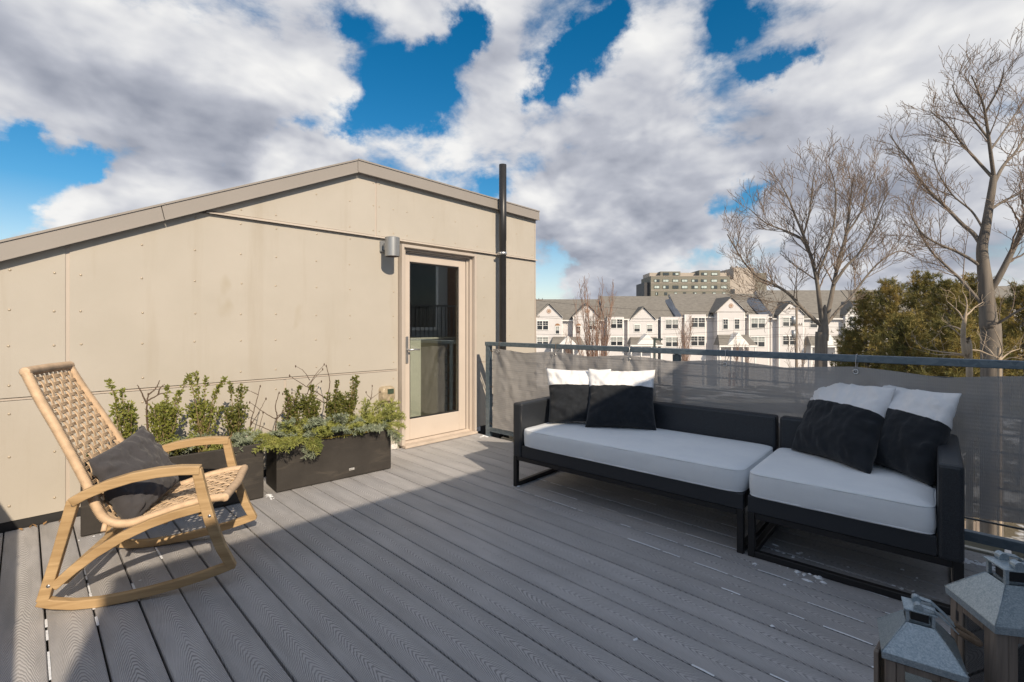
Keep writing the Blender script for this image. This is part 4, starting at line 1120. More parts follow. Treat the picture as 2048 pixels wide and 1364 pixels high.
twig_plant((1.17,3.86,.34), [P_(.005,(0,0,0),(0,0,.17),(.03,0,.30),(.07,0,.46)), P_(.0035,(.0,0,.17),(.05,0,.25),(.11,0,.36)), P_(.003,(.02,0,.27),(.0,0,.29),(-.03,0,.31)), P_(.003,(.05,0,.40),(.02,0,.42),(-.015,0,.44)), P_(.0035,(.02,0,.02),(.06,0,.14),(.09,0,.26)), P_(.003,(0,0,.12),(-.04,0,.17),(-.06,0,.2))], 'slender budding twig at the right end of the left planter')
twig_plant((1.345,3.85,.34), [P_(.006,(0,0,0),(.0,0,.14),(.01,0,.22),(.0,0,.30),(.025,0,.40)), P_(.004,(.0,0,.20),(-.08,0,.26),(-.18,0,.35)), P_(.004,(.0,0,.10),(-.09,0,.15),(-.17,0,.20)), P_(.004,(.01,0,.2),(.06,0,.26),(.10,0,.35)), P_(.0035,(.02,0,.06),(.07,0,.17),(.14,0,.33)), P_(.003,(.01,0,.22),(.05,0,.24),(.1,0,.27))], 'forked budding twig at the left end of the fir-filled planter')
twig_plant((1.80,3.91,.36), [P_(.006,(0,0,0),(-.03,0,.18),(-.02,0,.30),(0,0,.42),(-.03,0,.56)), P_(.005,(-.02,0,.27),(-.12,0,.35),(-.24,0,.43),(-.33,0,.50)), P_(.0035,(-.19,0,.40),(-.12,0,.49),(-.05,0,.57)), P_(.004,(-.05,0,.25),(-.17,0,.33),(-.31,0,.36)), P_(.0035,(-.19,0,.34),(-.15,0,.44),(-.06,0,.53)), P_(.003,(-.17,0,.45),(-.22,0,.53),(-.28,0,.57)), P_(.003,(-.10,0,.32),(-.25,0,.31),(-.38,0,.36)), P_(.003,(-.15,0,.35),(-.12,0,.40),(-.07,0,.43))], 'large tangle of budding twigs crossing the wall seam above the fir-filled planter')
twig_plant((2.05,3.84,.38), [P_(.005,(0,0,0),(.03,0,.10),(.09,0,.23)), P_(.0035,(.09,0,.23),(.10,0,.28),(.105,0,.34)), P_(.003,(.09,0,.23),(.06,0,.26),(.045,0,.29)), P_(.003,(.09,0,.23),(.13,0,.25),(.18,0,.28))], 'three-pronged budding twig left of the outlet cover')
twig_plant((2.17,3.80,.40), [P_(.004,(0,0,0),(.07,0,.06),(.15,0,.16))], 'single thin twig crossing in front of the outlet cover')
def fir_pile(cx0, cx1, base, n, label, mats, over, blue=.35):
    t = thing('fir_branches', base, 0, label, 'fir branches', 'cut fir branches in the planters'); bs = MB(); bn = MB()
    def sprig(p, d, L, mi, ns):
        d = d.normalized(); up = Vector((0,0,1)); s_ = d.cross(up).normalized()
        def line(p0, dd, LL, dens_):
            m = 7; pts = [p0+dd*LL*i/m+Vector((0,0,-.22*LL*(i/m)**2)) for i in range(m+1)]
            bs.tube(pts, [.0022*(1-.6*i/m) for i in range(m+1)], 4, cap=False)
            for q in range(int(LL*dens_)):
                f = .04+.96*R_.random(); i = min(int(f*m), m-1); c = pts[i].lerp(pts[i+1], f*m-i); tt = (pts[i+1]-pts[i]).normalized()
                o = rv(1); o = (o-tt*o.dot(tt)); 
                if o.length < .05: continue
                o.normalize(); nd = (tt*.55+o*.9).normalized(); l = R_.uniform(.019,.030); w = .0024
                sd_ = nd.cross(rv(1)).normalized()*w
                bn.add([c-sd_, c+sd_, c+nd*l+sd_*.5, c+nd*l-sd_*.5], [(0,1,2,3)], mi)
        line(p, d, L, 620)
        for k in range(ns):
            f = .18+.62*k/ns; sg = 1 if k % 2 else -1
            line(p+d*L*f+Vector((0,0,-.22*L*f*f)), (d*.75+s_*sg*.75+Vector((0,0,R_.uniform(-.1,.2)))), L*R_.uniform(.32,.5)*(1.1-f*.5), 560)
    for k in range(n):
        x = R_.uniform(cx0, cx1); y = R_.uniform(3.745, 3.90)-(x-1.7)*.075
        d = Vector((R_.uniform(-1,1), R_.uniform(-1.0,.35), R_.uniform(.05,1.2)))
        sprig(Vector((x, y, R_.uniform(.345,.40))), d, R_.uniform(.10,.19), 1 if R_.random() < blue else 0, 5)
    for (p, d, L, mi) in over: sprig(Vector(p), Vector(d), L, mi, 7)
    bs.build('stems', MAT['twig'], t); bn.build('needles', mats, t, kind='stuff')
fm = [MAT['fir'], MAT['firblue']]
fir_pile(.30, 1.17, (.7, 3.9, .36), 44, 'low grey-green fir sprigs covering the left planter', fm, [((1.12,3.82,.37),(.25,-.2,.5),.16,1),((1.08,3.80,.37),(.1,-.4,.5),.15,1)], .6)
OV = [((1.40,3.77,.40),(-.75,-.6,.12),.26,0),((1.37,3.78,.40),(-.9,-.35,.05),.24,0),((1.45,3.75,.40),(-.4,-.8,.10),.22,0),((1.36,3.80,.41),(-.8,-.2,.3),.22,0),((1.42,3.76,.41),(-.6,-.7,-.05),.22,0),
      ((1.56,3.745,.405),(.02,-.55,-.35),.17,0),((1.54,3.745,.40),(-.05,-.45,-.65),.16,1),((1.57,3.745,.41),(.05,-.5,-.5),.15,0),
      ((2.13,3.71,.41),(.75,-.35,.0),.24,0),((2.10,3.74,.42),(.8,-.2,.35),.30,0),((2.12,3.76,.42),(.9,.05,.55),.30,0),((2.08,3.78,.42),(.55,.05,.9),.27,0),((2.02,3.78,.42),(.25,0,1),.25,0),((2.15,3.74,.41),(1,-.1,.25),.27,0),((2.14,3.74,.43),(.8,0,.8),.28,0),
      ((2.16,3.69,.41),(.55,-.55,-.45),.20,1),((2.18,3.69,.405),(.45,-.5,-.75),.20,1),((2.14,3.70,.41),(.6,-.4,-.3),.20,0),((2.03,3.72,.41),(.2,-.6,.0),.16,1),((1.93,3.73,.41),(.1,-.7,.1),.15,1),((1.72,3.74,.41),(.2,-.6,.25),.17,1),((1.83,3.76,.42),(-.2,-.3,.6),.18,1),((1.65,3.77,.42),(-.3,-.3,.6),.18,1)]
OV += [((1.40+.05*k, 3.80-.004*k, .40), (R_.uniform(-.8,.8), R_.uniform(-.5,.2), R_.uniform(.5,1.1)), R_.uniform(.15,.22), 0 if k % 3 else 1) for k in range(8)]
fir_pile(1.37, 2.20, (1.8, 3.8, .4), 85, 'yellow-green fir boughs spilling over the planter beside the door', fm, OV, .3)
t = thing('moss_patch', (1.75, 3.80, .37), 0, 'ochre moss between the fir boughs in the planter beside the door', 'moss'); b = MB()
for k in range(2600):
    x = R_.uniform(1.42, 2.12); y = R_.uniform(3.70,3.90)-(x-1.7)*.075; z = .352+.03*max(0, fbm(x*9, y*9))
    leafq(b, Vector((x,y,z)), Vector((R_.uniform(-1,1), R_.uniform(-1,1), R_.uniform(.2,1.4))), rv(1), R_.uniform(.010,.020), .006)
b.build('moss', MAT['moss'], t, kind='stuff')

# ------------------------------------------------------------------ lanterns
def lantern(loc, rz, W, H, label, door_open=0.0, rope=False):
    """W: roof width; H: height of the eaves"""
    t = thing('lantern', loc, rz, label, 'lantern', 'weathered wooden lanterns'); M = WM[t.name]; k = W/.19
    h = W/2; lw = .026*k; bd = h-.008
    # base and posts
    b = MB(M); b.cbox(-bd-.004, bd+.004, -bd-.004, bd+.004, .0, .030, .003); b.build('base', MAT['oldwood'], t)
    for sx in (-1,1):
        for sy in (-1,1):
            b = MB(M); x0, x1 = sorted((sx*bd, sx*(bd-lw))); y0, y1 = sorted((sy*bd, sy*(bd-lw))); b.cbox(x0, x1, y0, y1, .0305, H-.0245, .002); b.build('post', MAT['oldwood'], t)
    # framed glass on every side, one of them a hinged door
    iw = bd-lw-.001
    for q in range(4):
        R4 = Matrix.Rotation(q*math.pi/2, 4, 'Z')
        MM = M @ R4
        if q == 3 and door_open: MM = M @ R4 @ Matrix.Translation((-iw, -bd-.004, 0)) @ Matrix.Rotation(-door_open, 4, 'Z') @ Matrix.Translation((iw, bd+.004, 0))
        b = MB(MM); fw = .020*k; y0, y1 = -bd+.002, -bd+.014
        z0, z1 = .032, H-.026
        b.cbox(-iw, -iw+fw, y0, y1, z0, z1, .0015); b.cbox(iw-fw, iw, y0, y1, z0, z1, .0015); b.cbox(-iw+fw+.0003, iw-fw-.0003, y0, y1, z0, z0+fw, .0015); b.cbox(-iw+fw+.0003, iw-fw-.0003, y0, y1, z1-fw, z1, .0015)
        o = b.build('door_frame' if q == 3 else 'window_frame', MAT['oldwood'], t)
        b = MB(MM); b.box(-iw+fw, iw-fw, y0+.004, y0+.006, z0+fw, z1-fw); b.build('glass', MAT['clearglass'], o)
        if q == 3:
            b = MB(MM); b.box(-iw-.004, -iw+.006, y0-.002, y0-.0004, z0+.03, z0+.06); b.box(-iw-.004, -iw+.006, y0-.002, y0-.0004, z1-.06, z1-.03); b.build('hinge', MAT['dark'], o)
            b = MB(MM); b.ellipsoid((iw-.008, y0-.008, (z0+z1)/2), .006, .006, .006, 8, 6); b.build('knob', MAT['dark'], o)
    # sheet metal roof: drip edge, four slopes with standing seams, cupola
    zr = H+.080*k; c = .034*k; n_ = .020*k
    def sq(r, z): return [(-r,-r,z),(r,-r,z),(r,r,z),(-r,r,z)]
    b = MB(M); vs = sq(h,H-n_)+sq(h+.002,H)+sq(c,zr)+sq(c,zr-.003)+sq(h-.003,H-.004)+sq(h-.003,H-n_)
    fs = []
    for r in range(5):
        for q in range(4): l = (q+1)%4; fs.append((r*4+q, r*4+l, (r+1)*4+l, (r+1)*4+q))
    b.add(vs, fs); ro = b.build('roof', MAT['lantern'], t, bevel=.0012)
    b = MB(M)
    for q in range(4):
        p0 = Vector(sq(h+.002,H)[q]); p1 = Vector(sq(c,zr)[q]); b.tube([p0, p1], .0016, 5)
        d = (p1-p0)
        for m in range(7):
            p = p0+d*(.1+.8*m/6); s_ = Vector((-p.y, p.x, 0)).normalized()*.007; b.ellipsoid(p+s_+Vector((0,0,-.001)), .0018, .0018, .0012, 6, 4)
    b.build('roof_seams', MAT['lantern'], ro, kind='stuff')
    cu = MB(M); hh = .036*k
    for sx in (-1,1):
        for sy in (-1,1): x0, x1 = sorted((sx*c, sx*(c-.008*k))); y0, y1 = sorted((sy*c, sy*(c-.008*k))); cu.box(x0, x1, y0, y1, zr+.0003, zr+hh)
    cu.box(-c+.008*k, c-.008*k, -c+.012*k, c-.012*k, zr-.004, zr+.004)
    cu.build('cupola', MAT['lantern'], t)
    b = MB(M); b.box(-c+.013*k, c-.013*k, -c+.013*k, c-.013*k, zr+.0045, zr+hh-.001); b.build('cupola_core', MAT['dark'], t)
    b = MB(M); r1 = c+.005*k
    b.add(sq(r1, zr+hh+.0003)+sq(r1, zr+hh+.005)+[(0,0,zr+hh+.009*k)], [(3,2,1,0)]+[(q,(q+1)%4,(q+1)%4+4,q+4) for q in range(4)]+[(q+4,(q+1)%4+4,8) for q in range(4)]); b.build('cupola_lid', MAT['lantern'], t, bevel=.001)
    # strap handle folded over to one side, its ends curled into eyes
    zt = zr+hh+.010*k; w = .026*k
    b = MB(M)
    for sy in (-1, 1):
        b.tube([(-.004*k, sy*w-.010*k, zt+.004), (-.004*k, sy*w+.010*k, zt+.004)], .0115*k, 14, sm=False)
        b.bar([(0, sy*w, zt+.010*k), (.03*k, sy*w, zt+.006*k), (.062*k, sy*w*.9, zt-.022*k), (.085*k, sy*w*.75, zt-.045*k)], .019*k, .0035*k)
    b.build('handle', MAT['lantern'], t, bevel=.0006)
    if rope:
        b = MB(M); pts = [(.080*k,-.022*k,zt-.040*k),(.105*k,-.018*k,zt-.052*k),(.128*k,-.008*k,zt-.066*k),(.135*k,.008*k,zt-.070*k),(.118*k,.019*k,zt-.060*k),(.082*k,.020*k,zt-.043*k)]
        sp_ = catmull(pts, 8); b.tube(sp_, [.0075*k+.001*(i % 2) for i in range(len(sp_))], 8); b.build('rope_loop', MAT['rope'], t)
    # candle inside
    b = MB(M); b.tube([(0,0,.031),(0,0,.031+H*.3)], .026*k, 20); b.build('candle', simple('ivory_wax', (.62,.56,.44), .5, 0, .04, 10), t)
    return t
lantern((1.874,.130,0), rad(-80), .186, .30, 'smaller lantern with its side door ajar and a rope loop on the handle', .24, True)
lantern((2.040,-.066,0), rad(-58.5), .210, .42, 'taller lantern at the right edge of the photo, behind the smaller one')

# ------------------------------------------------------------------ leftover snow on the deck
b = MB()
def lump(x, y, r, h=.5):
    n = 8; a0 = R_.random()*6; ax = R_.uniform(.6,1.5); ring_ = [(x+r*ax*math.cos(a0+2*math.pi*k/n)*R_.uniform(.45,1.3), y+r/ax*math.sin(a0+2*math.pi*k/n)*R_.uniform(.45,1.3), .0006) for k in range(n)]
    mid = [(x+(p[0]-x)*.55, y+(p[1]-y)*.55, r*h*R_.uniform(.5,.9)) for p in ring_]
    b.add(ring_+mid+[(x, y, r*h)], [(k,(k+1)%n,(k+1)%n+n,k+n) for k in range(n)]+[(k+n,(k+1)%n+n,2*n) for k in range(n)], 0, True)
def gapx(x): return round((x-1.125)/PITCH)*PITCH+1.125
for x_, y0, y1, dens_ in ((2.64,1.0,2.58,.95),(2.79,.30,2.5,.6),(2.49,.35,1.35,.8),(2.34,.3,1.1,.55),(2.94,.4,2.5,.35),(2.19,.2,.8,.3),(2.64,-.1,.8,.5),(3.09,.5,2.2,.25),(1.73,.25,.75,.5),(1.88,.25,.5,.5),(1.58,.9,1.2,.3),(.216,2.4,3.5,.5),(.065,2.2,2.95,.8),(.367,2.7,3.5,.35),(.52,2.9,3.5,.25)):
    gx_ = gapx(x_); y = y0
    while y < y1:
        L_ = R_.uniform(.04,.22)
        if R_.random() < dens_:
            z = R_.uniform(.0004,.0022); w = R_.uniform(.0030,.0052)
            b.add([(gx_-w,y,z),(gx_+w,y,z),(gx_+w*1.1,y+L_*.5,z+.001),(gx_-w*1.1,y+L_*.5,z+.001),(gx_+w,y+L_,z),(gx_-w,y+L_,z)], [(0,1,2,3),(3,2,4,5)], 0)
        y += L_*R_.uniform(.9,1.5)
for cx, cy, sp_, n, r in ((2.95,.78,.07,16,.012),(2.80,.70,.05,14,.012),(2.765,.60,.05,12,.014),(2.70,.86,.04,6,.009),(2.70,2.58,.02,5,.012),(2.95,.25,.04,6,.008),(3.0,.5,.12,7,.006),(3.1,.35,.1,5,.007),(2.62,.66,.07,4,.008)):
    for k in range(n): lump(cx+R_.gauss(0,sp_*.5), cy+R_.gauss(0,sp_), r*(.3+1.1*R_.random()**2.2))
for x, y, r in ((1.715,.985,.010),(2.19,.62,.010),(2.2,.57,.004),(2.32,.83,.005),(2.40,.95,.003),(2.74,.14,.007),(.40,2.96,.006)): lump(x, y, r, .35)
for k in range(90): lump(3.52+R_.gauss(0,.028), R_.uniform(-.28,.16), R_.uniform(.006,.020), .4)
for k in range(16): lump(1.262+R_.gauss(0,.012), 3.66+R_.uniform(0,.12), R_.uniform(.006,.016), .5)
for k in range(10): lump(3.64+R_.gauss(0,.03), 4.0+R_.gauss(0,.03), R_.uniform(.008,.02), .5)
for k in range(6): lump(.30+R_.gauss(0,.08), 3.76+R_.gauss(0,.01), R_.uniform(.005,.010), .5)
tag(b.build('snow', MAT['snow']), 'thin remains of snow in the deck joints and beside the sofa legs', 'snow', kind='stuff')
b = MB()
for k in range(7):
    p = Vector((-.02+.04*k+R_.uniform(-.02,.02), 4.19+R_.uniform(-.02,.01), .004)); leafq(b, p, Vector((R_.uniform(-1,1),R_.uniform(-1,1),.4)), Vector((0,0,1)), .035, .018)
tag(b.build('dead_leaves', simple('dead_leaf', (.33,.19,.08), .7, 0, .3, 30)), 'few dry brown leaves on the deck against the wall behind the rocking chair', 'leaves', kind='stuff')

# ------------------------------------------------------------------ the street: townhouses, slab block, poles, trees
MAT['siding'] = m_clap('white_vinyl_siding', (.64,.62,.62), .14)
MAT['sidingpink'] = m_clap('blush_vinyl_siding', (.62,.54,.51), .14)
def m_roofs():
    t = NT('asphalt_shingles'); P = t.n('ShaderNodeNewGeometry').outputs['Position']
    s3 = t.sep(P); f = t.math('FRACT', t.math('DIVIDE', s3[2], .16))
    c = t.ramp(t.noise(1.3, 5, .7, t.mapping(P, (1.2,1.2,4))), (.3, (.165,.155,.142)), (.7, (.25,.236,.213)))
    c = t.mix(t.math('MULTIPLY', t.math('LESS_THAN', f, .25), .3), c, (.07,.066,.06))
    return t.done(t.bsdf(c, .85, 0, None, .2))
MAT['shingle'] = m_roofs()
MAT['winglass'] = simple('window_glass', (.035,.042,.05), .08, 0, .4, .6, 0, 60, .8)
MAT['blind'] = simple('window_blind', (.30,.32,.31), .5, 0, .15, 2)
MAT['darkbeam'] = simple('dark_green_paint', (.03,.045,.04), .5, 0, .1, 3)
MAT['medallion'] = simple('brown_medallion', (.30,.16,.085), .7, 0, .1, 3)
def house_frame(s, d, z=GZ): 
    p = RT*s+FW*d; return (p.x, p.y, z)
FD = 78.0                       # distance of the facades; measured sizes below are metres in the street frame
def fx(a): return (a-1024)/955*FD
def fz(a, d=FD): return 1.26+(650-a)*d/955
def window(b_parent, M, x0, x1, z0, z1, y, lights=2, pink=False):
    """white framed window; lights = sashes side by side, each with its panes"""
    f = .09
    b = MB(M)
    b.box(x0-f, x1+f, y-.06, y+.02, z1+.0005, z1+f+.03); b.box(x0-f, x1+f, y-.08, y+.02, z0-f, z0-.0005)
    n = lights; w = (x1-x0)/n
    for k in range(n+1):
        xa = x0+w*k; hw = f if k in (0, n) else .06
        b.box(xa-(hw if k == 0 or 0 < k < n else 0), xa+(hw if k == n or 0 < k < n else 0), y-.055, y+.02, z0, z1)
    o = b.build('window', MAT['whitepaint'], b_parent)
    for k in range(n):
        xa, xb = x0+w*k+(.0605 if k else .0005), x0+w*(k+1)-(.0605 if k < n-1 else .0005); zm = (z0+z1)/2
        for za, zb, mt in ((z0, zm-.03, 'winglass'), (zm+.03, z1, 'blind' if R_.random() < .55 else 'winglass')):
            g = MB(M); g.box(xa, xb, y-.008, y+.012, za, zb); g.build('pane', MAT[mt], o)
        m = MB(M); m.box(xa, xb, y-.03, y+.015, zm-.03, zm+.03)
        xm = (xa+xb)/2; m.box(xm-.014, xm+.014, y-.022, y+.014, zm+.0305, z1); m.box(xa, xm-.0145, y-.022, y+.014, (zm+z1)/2-.014, (zm+z1)/2+.014); m.box(xm+.0145, xb, y-.022, y+.014, (zm+z1)/2-.014, (zm+z1)/2+.014)
        m.build('muntin', MAT['whitepaint'], o)
    return o
def gable(H, M, x0, x1, xa, zb, za, y, slope_back, med=True, wall='siding', ov=.25):
    """small front gable: triangular face, roof slopes, white rake boards"""
    b = MB(M); b.prism([(x0+ov, zb), (x1-ov, zb), (xa, za-.25)], 'y', y, y+.12); g = b.build('gable', MAT[wall], H)
    b = MB(M)
    for sx, xe in ((-1, x0), (1, x1)):
        b.prism([(xe, zb-.12), (xa, za-.12), (xa, za), (xe, zb)][::1], 'y', y-.30, y-.14)
    b.build('rake_board', MAT['whitepaint'], g)
    b = MB(M)
    for sx, xe in ((-1, x0-.05), (1, x1+.05)):
        b.add([(xe, y-.32, zb+.005), (xa, y-.32, za+.008), (xa, slope_back, za+.008), (xe, slope_back, zb+.005), (xe, y-.32, zb-.10), (xa, y-.32, za-.10), (xa, slope_back, za-.10), (xe, slope_back, zb-.10)],
              [(0,1,2,3),(7,6,5,4),(0,4,5,1),(1,5,6,2),(2,6,7,3),(3,7,4,0)] if sx < 0 else [(3,2,1,0),(4,5,6,7),(1,5,4,0),(2,6,5,1),(3,7,6,2),(0,4,7,3)])
    b.build('gable_roof', MAT['shingle'], g)
    if med:
        b = MB(M); zc = zb+(za-zb)*.40; r = .36; n = 20
        b.tube([(xa, y-.05, zc), (xa, y-.001, zc)], r, n, sm=False)
        m = b.build('medallion', MAT['medallion'], g)
        b = MB(M)
        for k in range(8):
            a = math.pi*k/4+.2; b.prism([(xa+.10*math.cos(a), zc+.10*math.sin(a)), (xa+.30*math.cos(a-.17), zc+.30*math.sin(a-.17)), (xa+.30*math.cos(a+.17), zc+.30*math.sin(a+.17))], 'y', y-.06, y-.0505)
        b.build('medallion_petal', MAT['whitepaint'], m)
    return g
def townhouse(px0, px1, y_eave, y_ridge, label, feats, wall='siding'):
    s0, s1 = fx(px0), fx(px1); H = thing('townhouse', house_frame((s0+s1)/2, FD), RZ, label, 'townhouse', 'row of white townhouses')
    M = SM @ Matrix.Translation((0, 0, 0))                   # street frame: x = s, y = distance
    ze = fz(y_eave); zr = fz(y_ridge, FD+5)
    b = MB(M); b.prism([(FD, GZ), (FD+10, GZ), (FD+10, ze), (FD+5, zr-.15), (FD, ze)], 'x', s0+.02, s1-.02); b.build('wall', MAT[wall], H)
    b = MB(M)
    k = (zr-ze)/5
    for ya, yb, za, zb in ((FD-.45, FD+5, ze-.45*k, zr), (FD+10.45, FD+5, ze-.45*k, zr)):
        b.add([(s0,ya,za),(s1,ya,za),(s1,yb,zb),(s0,yb,zb),(s0,ya,za-.14),(s1,ya,za-.14),(s1,yb,zb-.14),(s0,yb,zb-.14)], [(0,1,2,3),(7,6,5,4),(4,5,1,0),(5,6,2,1),(6,7,3,2),(7,4,0,3)])
    b.build('roof', MAT['shingle'], H)
    b = MB(M); b.box(s0+.01, s1-.01, FD-.60, FD-.455, ze-.45*k-.16, ze-.45*k+.02); b.build('gutter', MAT['whitepaint'], H)
    for f in feats:
        kind = f[0]
        if kind == 'win':      # x0,x1,ytop,ybottom,lights,offset
            _, a, c, yt, yb, n, off = f; window(H, M, fx(a), fx(c), fz(yb), fz(yt), FD-off-.012, n)
        elif kind == 'bay':    # projecting wall: x0,x1,ytop,off
            _, a, c, yt, off = f; b = MB(M); b.box(fx(a), fx(c), FD-off, FD-.001, GZ, fz(yt)); o = b.build('bay_wall', MAT[wall], H)
            b = MB(M)
            for xx in (fx(a), fx(c)): b.box(xx-.07, xx+.07, FD-off-.03, FD-off-.002, GZ, fz(yt)-.01)
            b.build('corner_board', MAT['whitepaint'], o)
        elif kind == 'gab':    # x0,x1,apex x,ybase,yapex,off,med
            _, a, c, xa, yb, ya, off, med = f; gable(H, M, fx(a), fx(c), fx(xa), fz(yb), fz(ya), FD-off-.002, min(FD+4.6, FD+(fz(ya)-ze)/k+.3), med, wall)
        elif kind == 'arch':
            _, a, c, yt, yb, off = f
            o = window(H, M, fx(a), fx(c), fz(yb), fz(yt), FD-off-.012, 1); xm = (fx(a)+fx(c))/2; r = (fx(c)-fx(a))/2+.12; n = 10
            b = MB(M); b.prism([(xm+r*math.cos(math.pi*q/n), fz(yt)+.13+r*.9*math.sin(math.pi*q/n)) for q in range(n+1)], 'y', FD-off-.06, FD-off-.002); b.build('fanlight', MAT['medallion'], o)
        elif kind == 'porch':  # x0,x1,ytop of roof,yeave, gable apex y, gx0,gx1
            _, a, c, yt, ye, ya, g0, g1, off = f; x0, x1 = fx(a), fx(c); z1, z0 = fz(yt), fz(ye); i_ = (x1-x0)*.10
            b = MB(M); yf = FD-off-2.2; yb_ = FD-off-.003
            b.add([(x0,yf,z0),(x1,yf,z0),(x1,yb_,z0),(x0,yb_,z0),(x0+i_,yb_-.3,z1),(x1-i_,yb_-.3,z1),(x1-i_,yb_,z1),(x0+i_,yb_,z1)], [(3,2,1,0),(4,5,6,7),(0,1,5,4),(1,2,6,5),(2,3,7,6),(3,0,4,7)]); o = b.build('porch_roof', MAT['shingle'], H)
            b = MB(M); b.box(x0+.02, x1-.02, yf+.02, yf+.14, z0-.26, z0-.004)
            for q in range(4): xx = x0+.2+(x1-x0-.4)*q/3; b.box(xx-.09, xx+.09, yf+.15, yf+.33, GZ, z0-.005)
            b.build('porch_column', MAT['whitepaint'], o)
            b = MB(M); b.prism([(fx(g0), z0+.06), (fx(g1), z0+.06), ((fx(g0)+fx(g1))/2, fz(ya))], 'y', yf-.02, yb_-.31); b.build('porch_gable', MAT['whitepaint'], o)
            b = MB(M); b.box((x0+x1)/2-.5, (x0+x1)/2+.5, FD-off-.06, FD-off-.004, GZ, GZ+2.2); b.build('front_door', MAT['medallion'], o)
        elif kind == 'slope':  # firewall slope at the roof step, its blue shade painted into the colour
            _, a, c, yt, yb = f; b = MB(M); z1, z0 = fz(yt, FD+4.2), fz(yb, FD+.3)
            b.add([(fx(a)+.35,FD-.5,z0),(fx(c)+.3,FD-.5,z0),(fx(c)-.15,FD+4.0,z1),(fx(a)-.1,FD+4.0,z1-.35),(fx(a)+.35,FD-.5,z0-.4),(fx(c)+.3,FD-.5,z0-.4),(fx(c)-.15,FD+4.0,z0),(fx(a)-.1,FD+4.0,z0)], [(0,1,2,3),(4,5,1,0),(5,6,2,1),(6,7,3,2),(7,4,0,3)]); b.build('step_roof', simple('shade_blue_roof', (.075,.09,.12), .6, 0, .15, 2), H)
    return H
townhouse(1012, 1207.5, 636.5, 598.5, 'lowest white townhouse at the left of the row, with two medallion gables', [
    ('bay',1072,1122.5,634,1.2),('bay',1145,1194.5,634,1.2),('gab',1068,1124,1096.6,633.5,606.7,1.2,True),('gab',1143,1198,1171.5,633.5,606.7,1.2,True),
    ('win',1073.6,1095,642.5,659,2,1.2),('win',1073.6,1095,674.5,691,2,1.2),('win',1176,1190,642.5,659,2,1.2),('arch',1110,1117,653,667,1.2),('arch',1151.5,1158.5,653,667,1.2),('porch',1098,1165,673,690,671,1112,1150,1.25)])
townhouse(1208.5, 1357, 634, 592.3, 'second white townhouse of the row, with a plain small round vent in its gable', [
    ('bay',1212,1243,634,1.3),('bay',1254,1312,638.5,.7),('bay',1318,1357,634,1.3),('gab',1259,1309,1284.2,637.5,612.8,.72,False),
    ('win',1218.5,1241,639,656,2,1.3),('win',1218.5,1241,674,690,2,1.3),('win',1266.4,1277,650,663,1,.7),('win',1291.6,1302,650,663,1,.7),('win',1326.5,1350.5,639.5,657,2,1.3),('win',1326.5,1350.5,674.5,692,2,1.3),
    ('porch',1252,1315,674,688,667,1265,1304,.72),('slope',1345,1358.5,597,633)])
townhouse(1358, 1540, 629.5, 587.4, 'third white townhouse of the row, with a tall central gable and brown medallion', [
    ('bay',1366,1406,629,.9),('bay',1426.5,1478.5,625,1.7),('bay',1493,1530,629,.9),('gab',1421,1484,1452.3,624.5,594,1.72,True),
    ('win',1378.5,1405,636,654,2,.9),('win',1378,1404.5,672.5,690.5,2,.9),('win',1437,1446,639,657.5,1,1.7),('win',1459.5,1468.5,639,657.5,1,1.7),('win',1497,1523.5,637,655.5,2,.9),('win',1496.5,1523,673.5,692.5,2,.9),
    ('porch',1418,1490,669,688.5,664.5,1434,1475,1.72),('slope',1511,1538,593,629)])
townhouse(1541, 1722, 632, 580.5, 'fourth white townhouse of the row, partly behind the middle bare tree', [
    ('bay',1552,1600,630,.9),('bay',1684,1720,630,.9),('gab',1550,1604,1574.8,629.5,602,.92,False),('gab',1682,1726,1705,629.5,602,.92,True),
    ('win',1559.5,1585,635.5,652,2,.9),('win',1559.5,1585,672,689,2,.9),('win',1690,1704,633,655,1,.9),('win',1620,1634,640,655,1,0),('porch',1605,1680,672,690,668,1622,1660,.05)])
townhouse(1723.5, 1900, 632, 580, 'fifth white townhouse of the row, hidden behind the pines', [('win',1760,1785,640,657,2,0),('win',1830,1855,640,657,2,0)])
townhouse(1901.5, 2110, 625, 572, 'last white townhouse at the right end, glimpsed behind the big bare tree', [('bay',2015,2062,622,1),('gab',2010,2066,2036,621,594,1.02,True),('win',1940,1965,640,657,2,0),('win',2024,2050,634,655,2,1)])
# slab block far behind
TD = 215.0
def tx(a): return (a-1024)/955*TD
def tz(a, d=TD): return 1.26+(650-a)*d/955
T = thing('slab_block', house_frame(tx(1400), TD), RZ, 'olive grey slab apartment block rising behind the townhouses', 'apartment block'); M = SM
olive = simple('olive_render', (.20,.19,.158), .85, 0, .06, .3); beige = simple('beige_render', (.42,.37,.32), .85, 0, .05, .3)
b = MB(M); b.box(tx(1301.7), tx(1460.2), TD, TD+16, GZ, tz(552)); b.build('wall', olive, T)
b = MB(M); b.box(tx(1320.5), tx(1360.5), TD-.25, TD+10, tz(551.5), tz(543)); b.box(tx(1398), tx(1440), TD-.25, TD+10, tz(551.5), tz(540.5)); b.build('penthouse', olive, T)
b = MB(M); b.box(tx(1303), tx(1459), TD+3, TD+14, tz(551.8), tz(544)); b.build('parapet_block', beige, T)
b = MB(M)
for yy in (552.2, 566, 580.3): b.box(tx(1301.6), tx(1460.3), TD-.18, TD-.002, tz(yy+.7), tz(yy-.5))
b.build('string_course', beige, T)
b = MB(M); b.box(tx(1460.4), tx(1512), TD+1, TD+22, GZ, tz(558.5)); b.box(tx(1471.5), tx(1512), TD+2, TD+22, tz(558.4), tz(534.5)); b.build('stair_tower', beige, T)
b = MB(M); b.box(tx(1512.05), tx(1537), TD+1.5, TD+22, GZ, tz(545)); b.build('wall', olive, T)
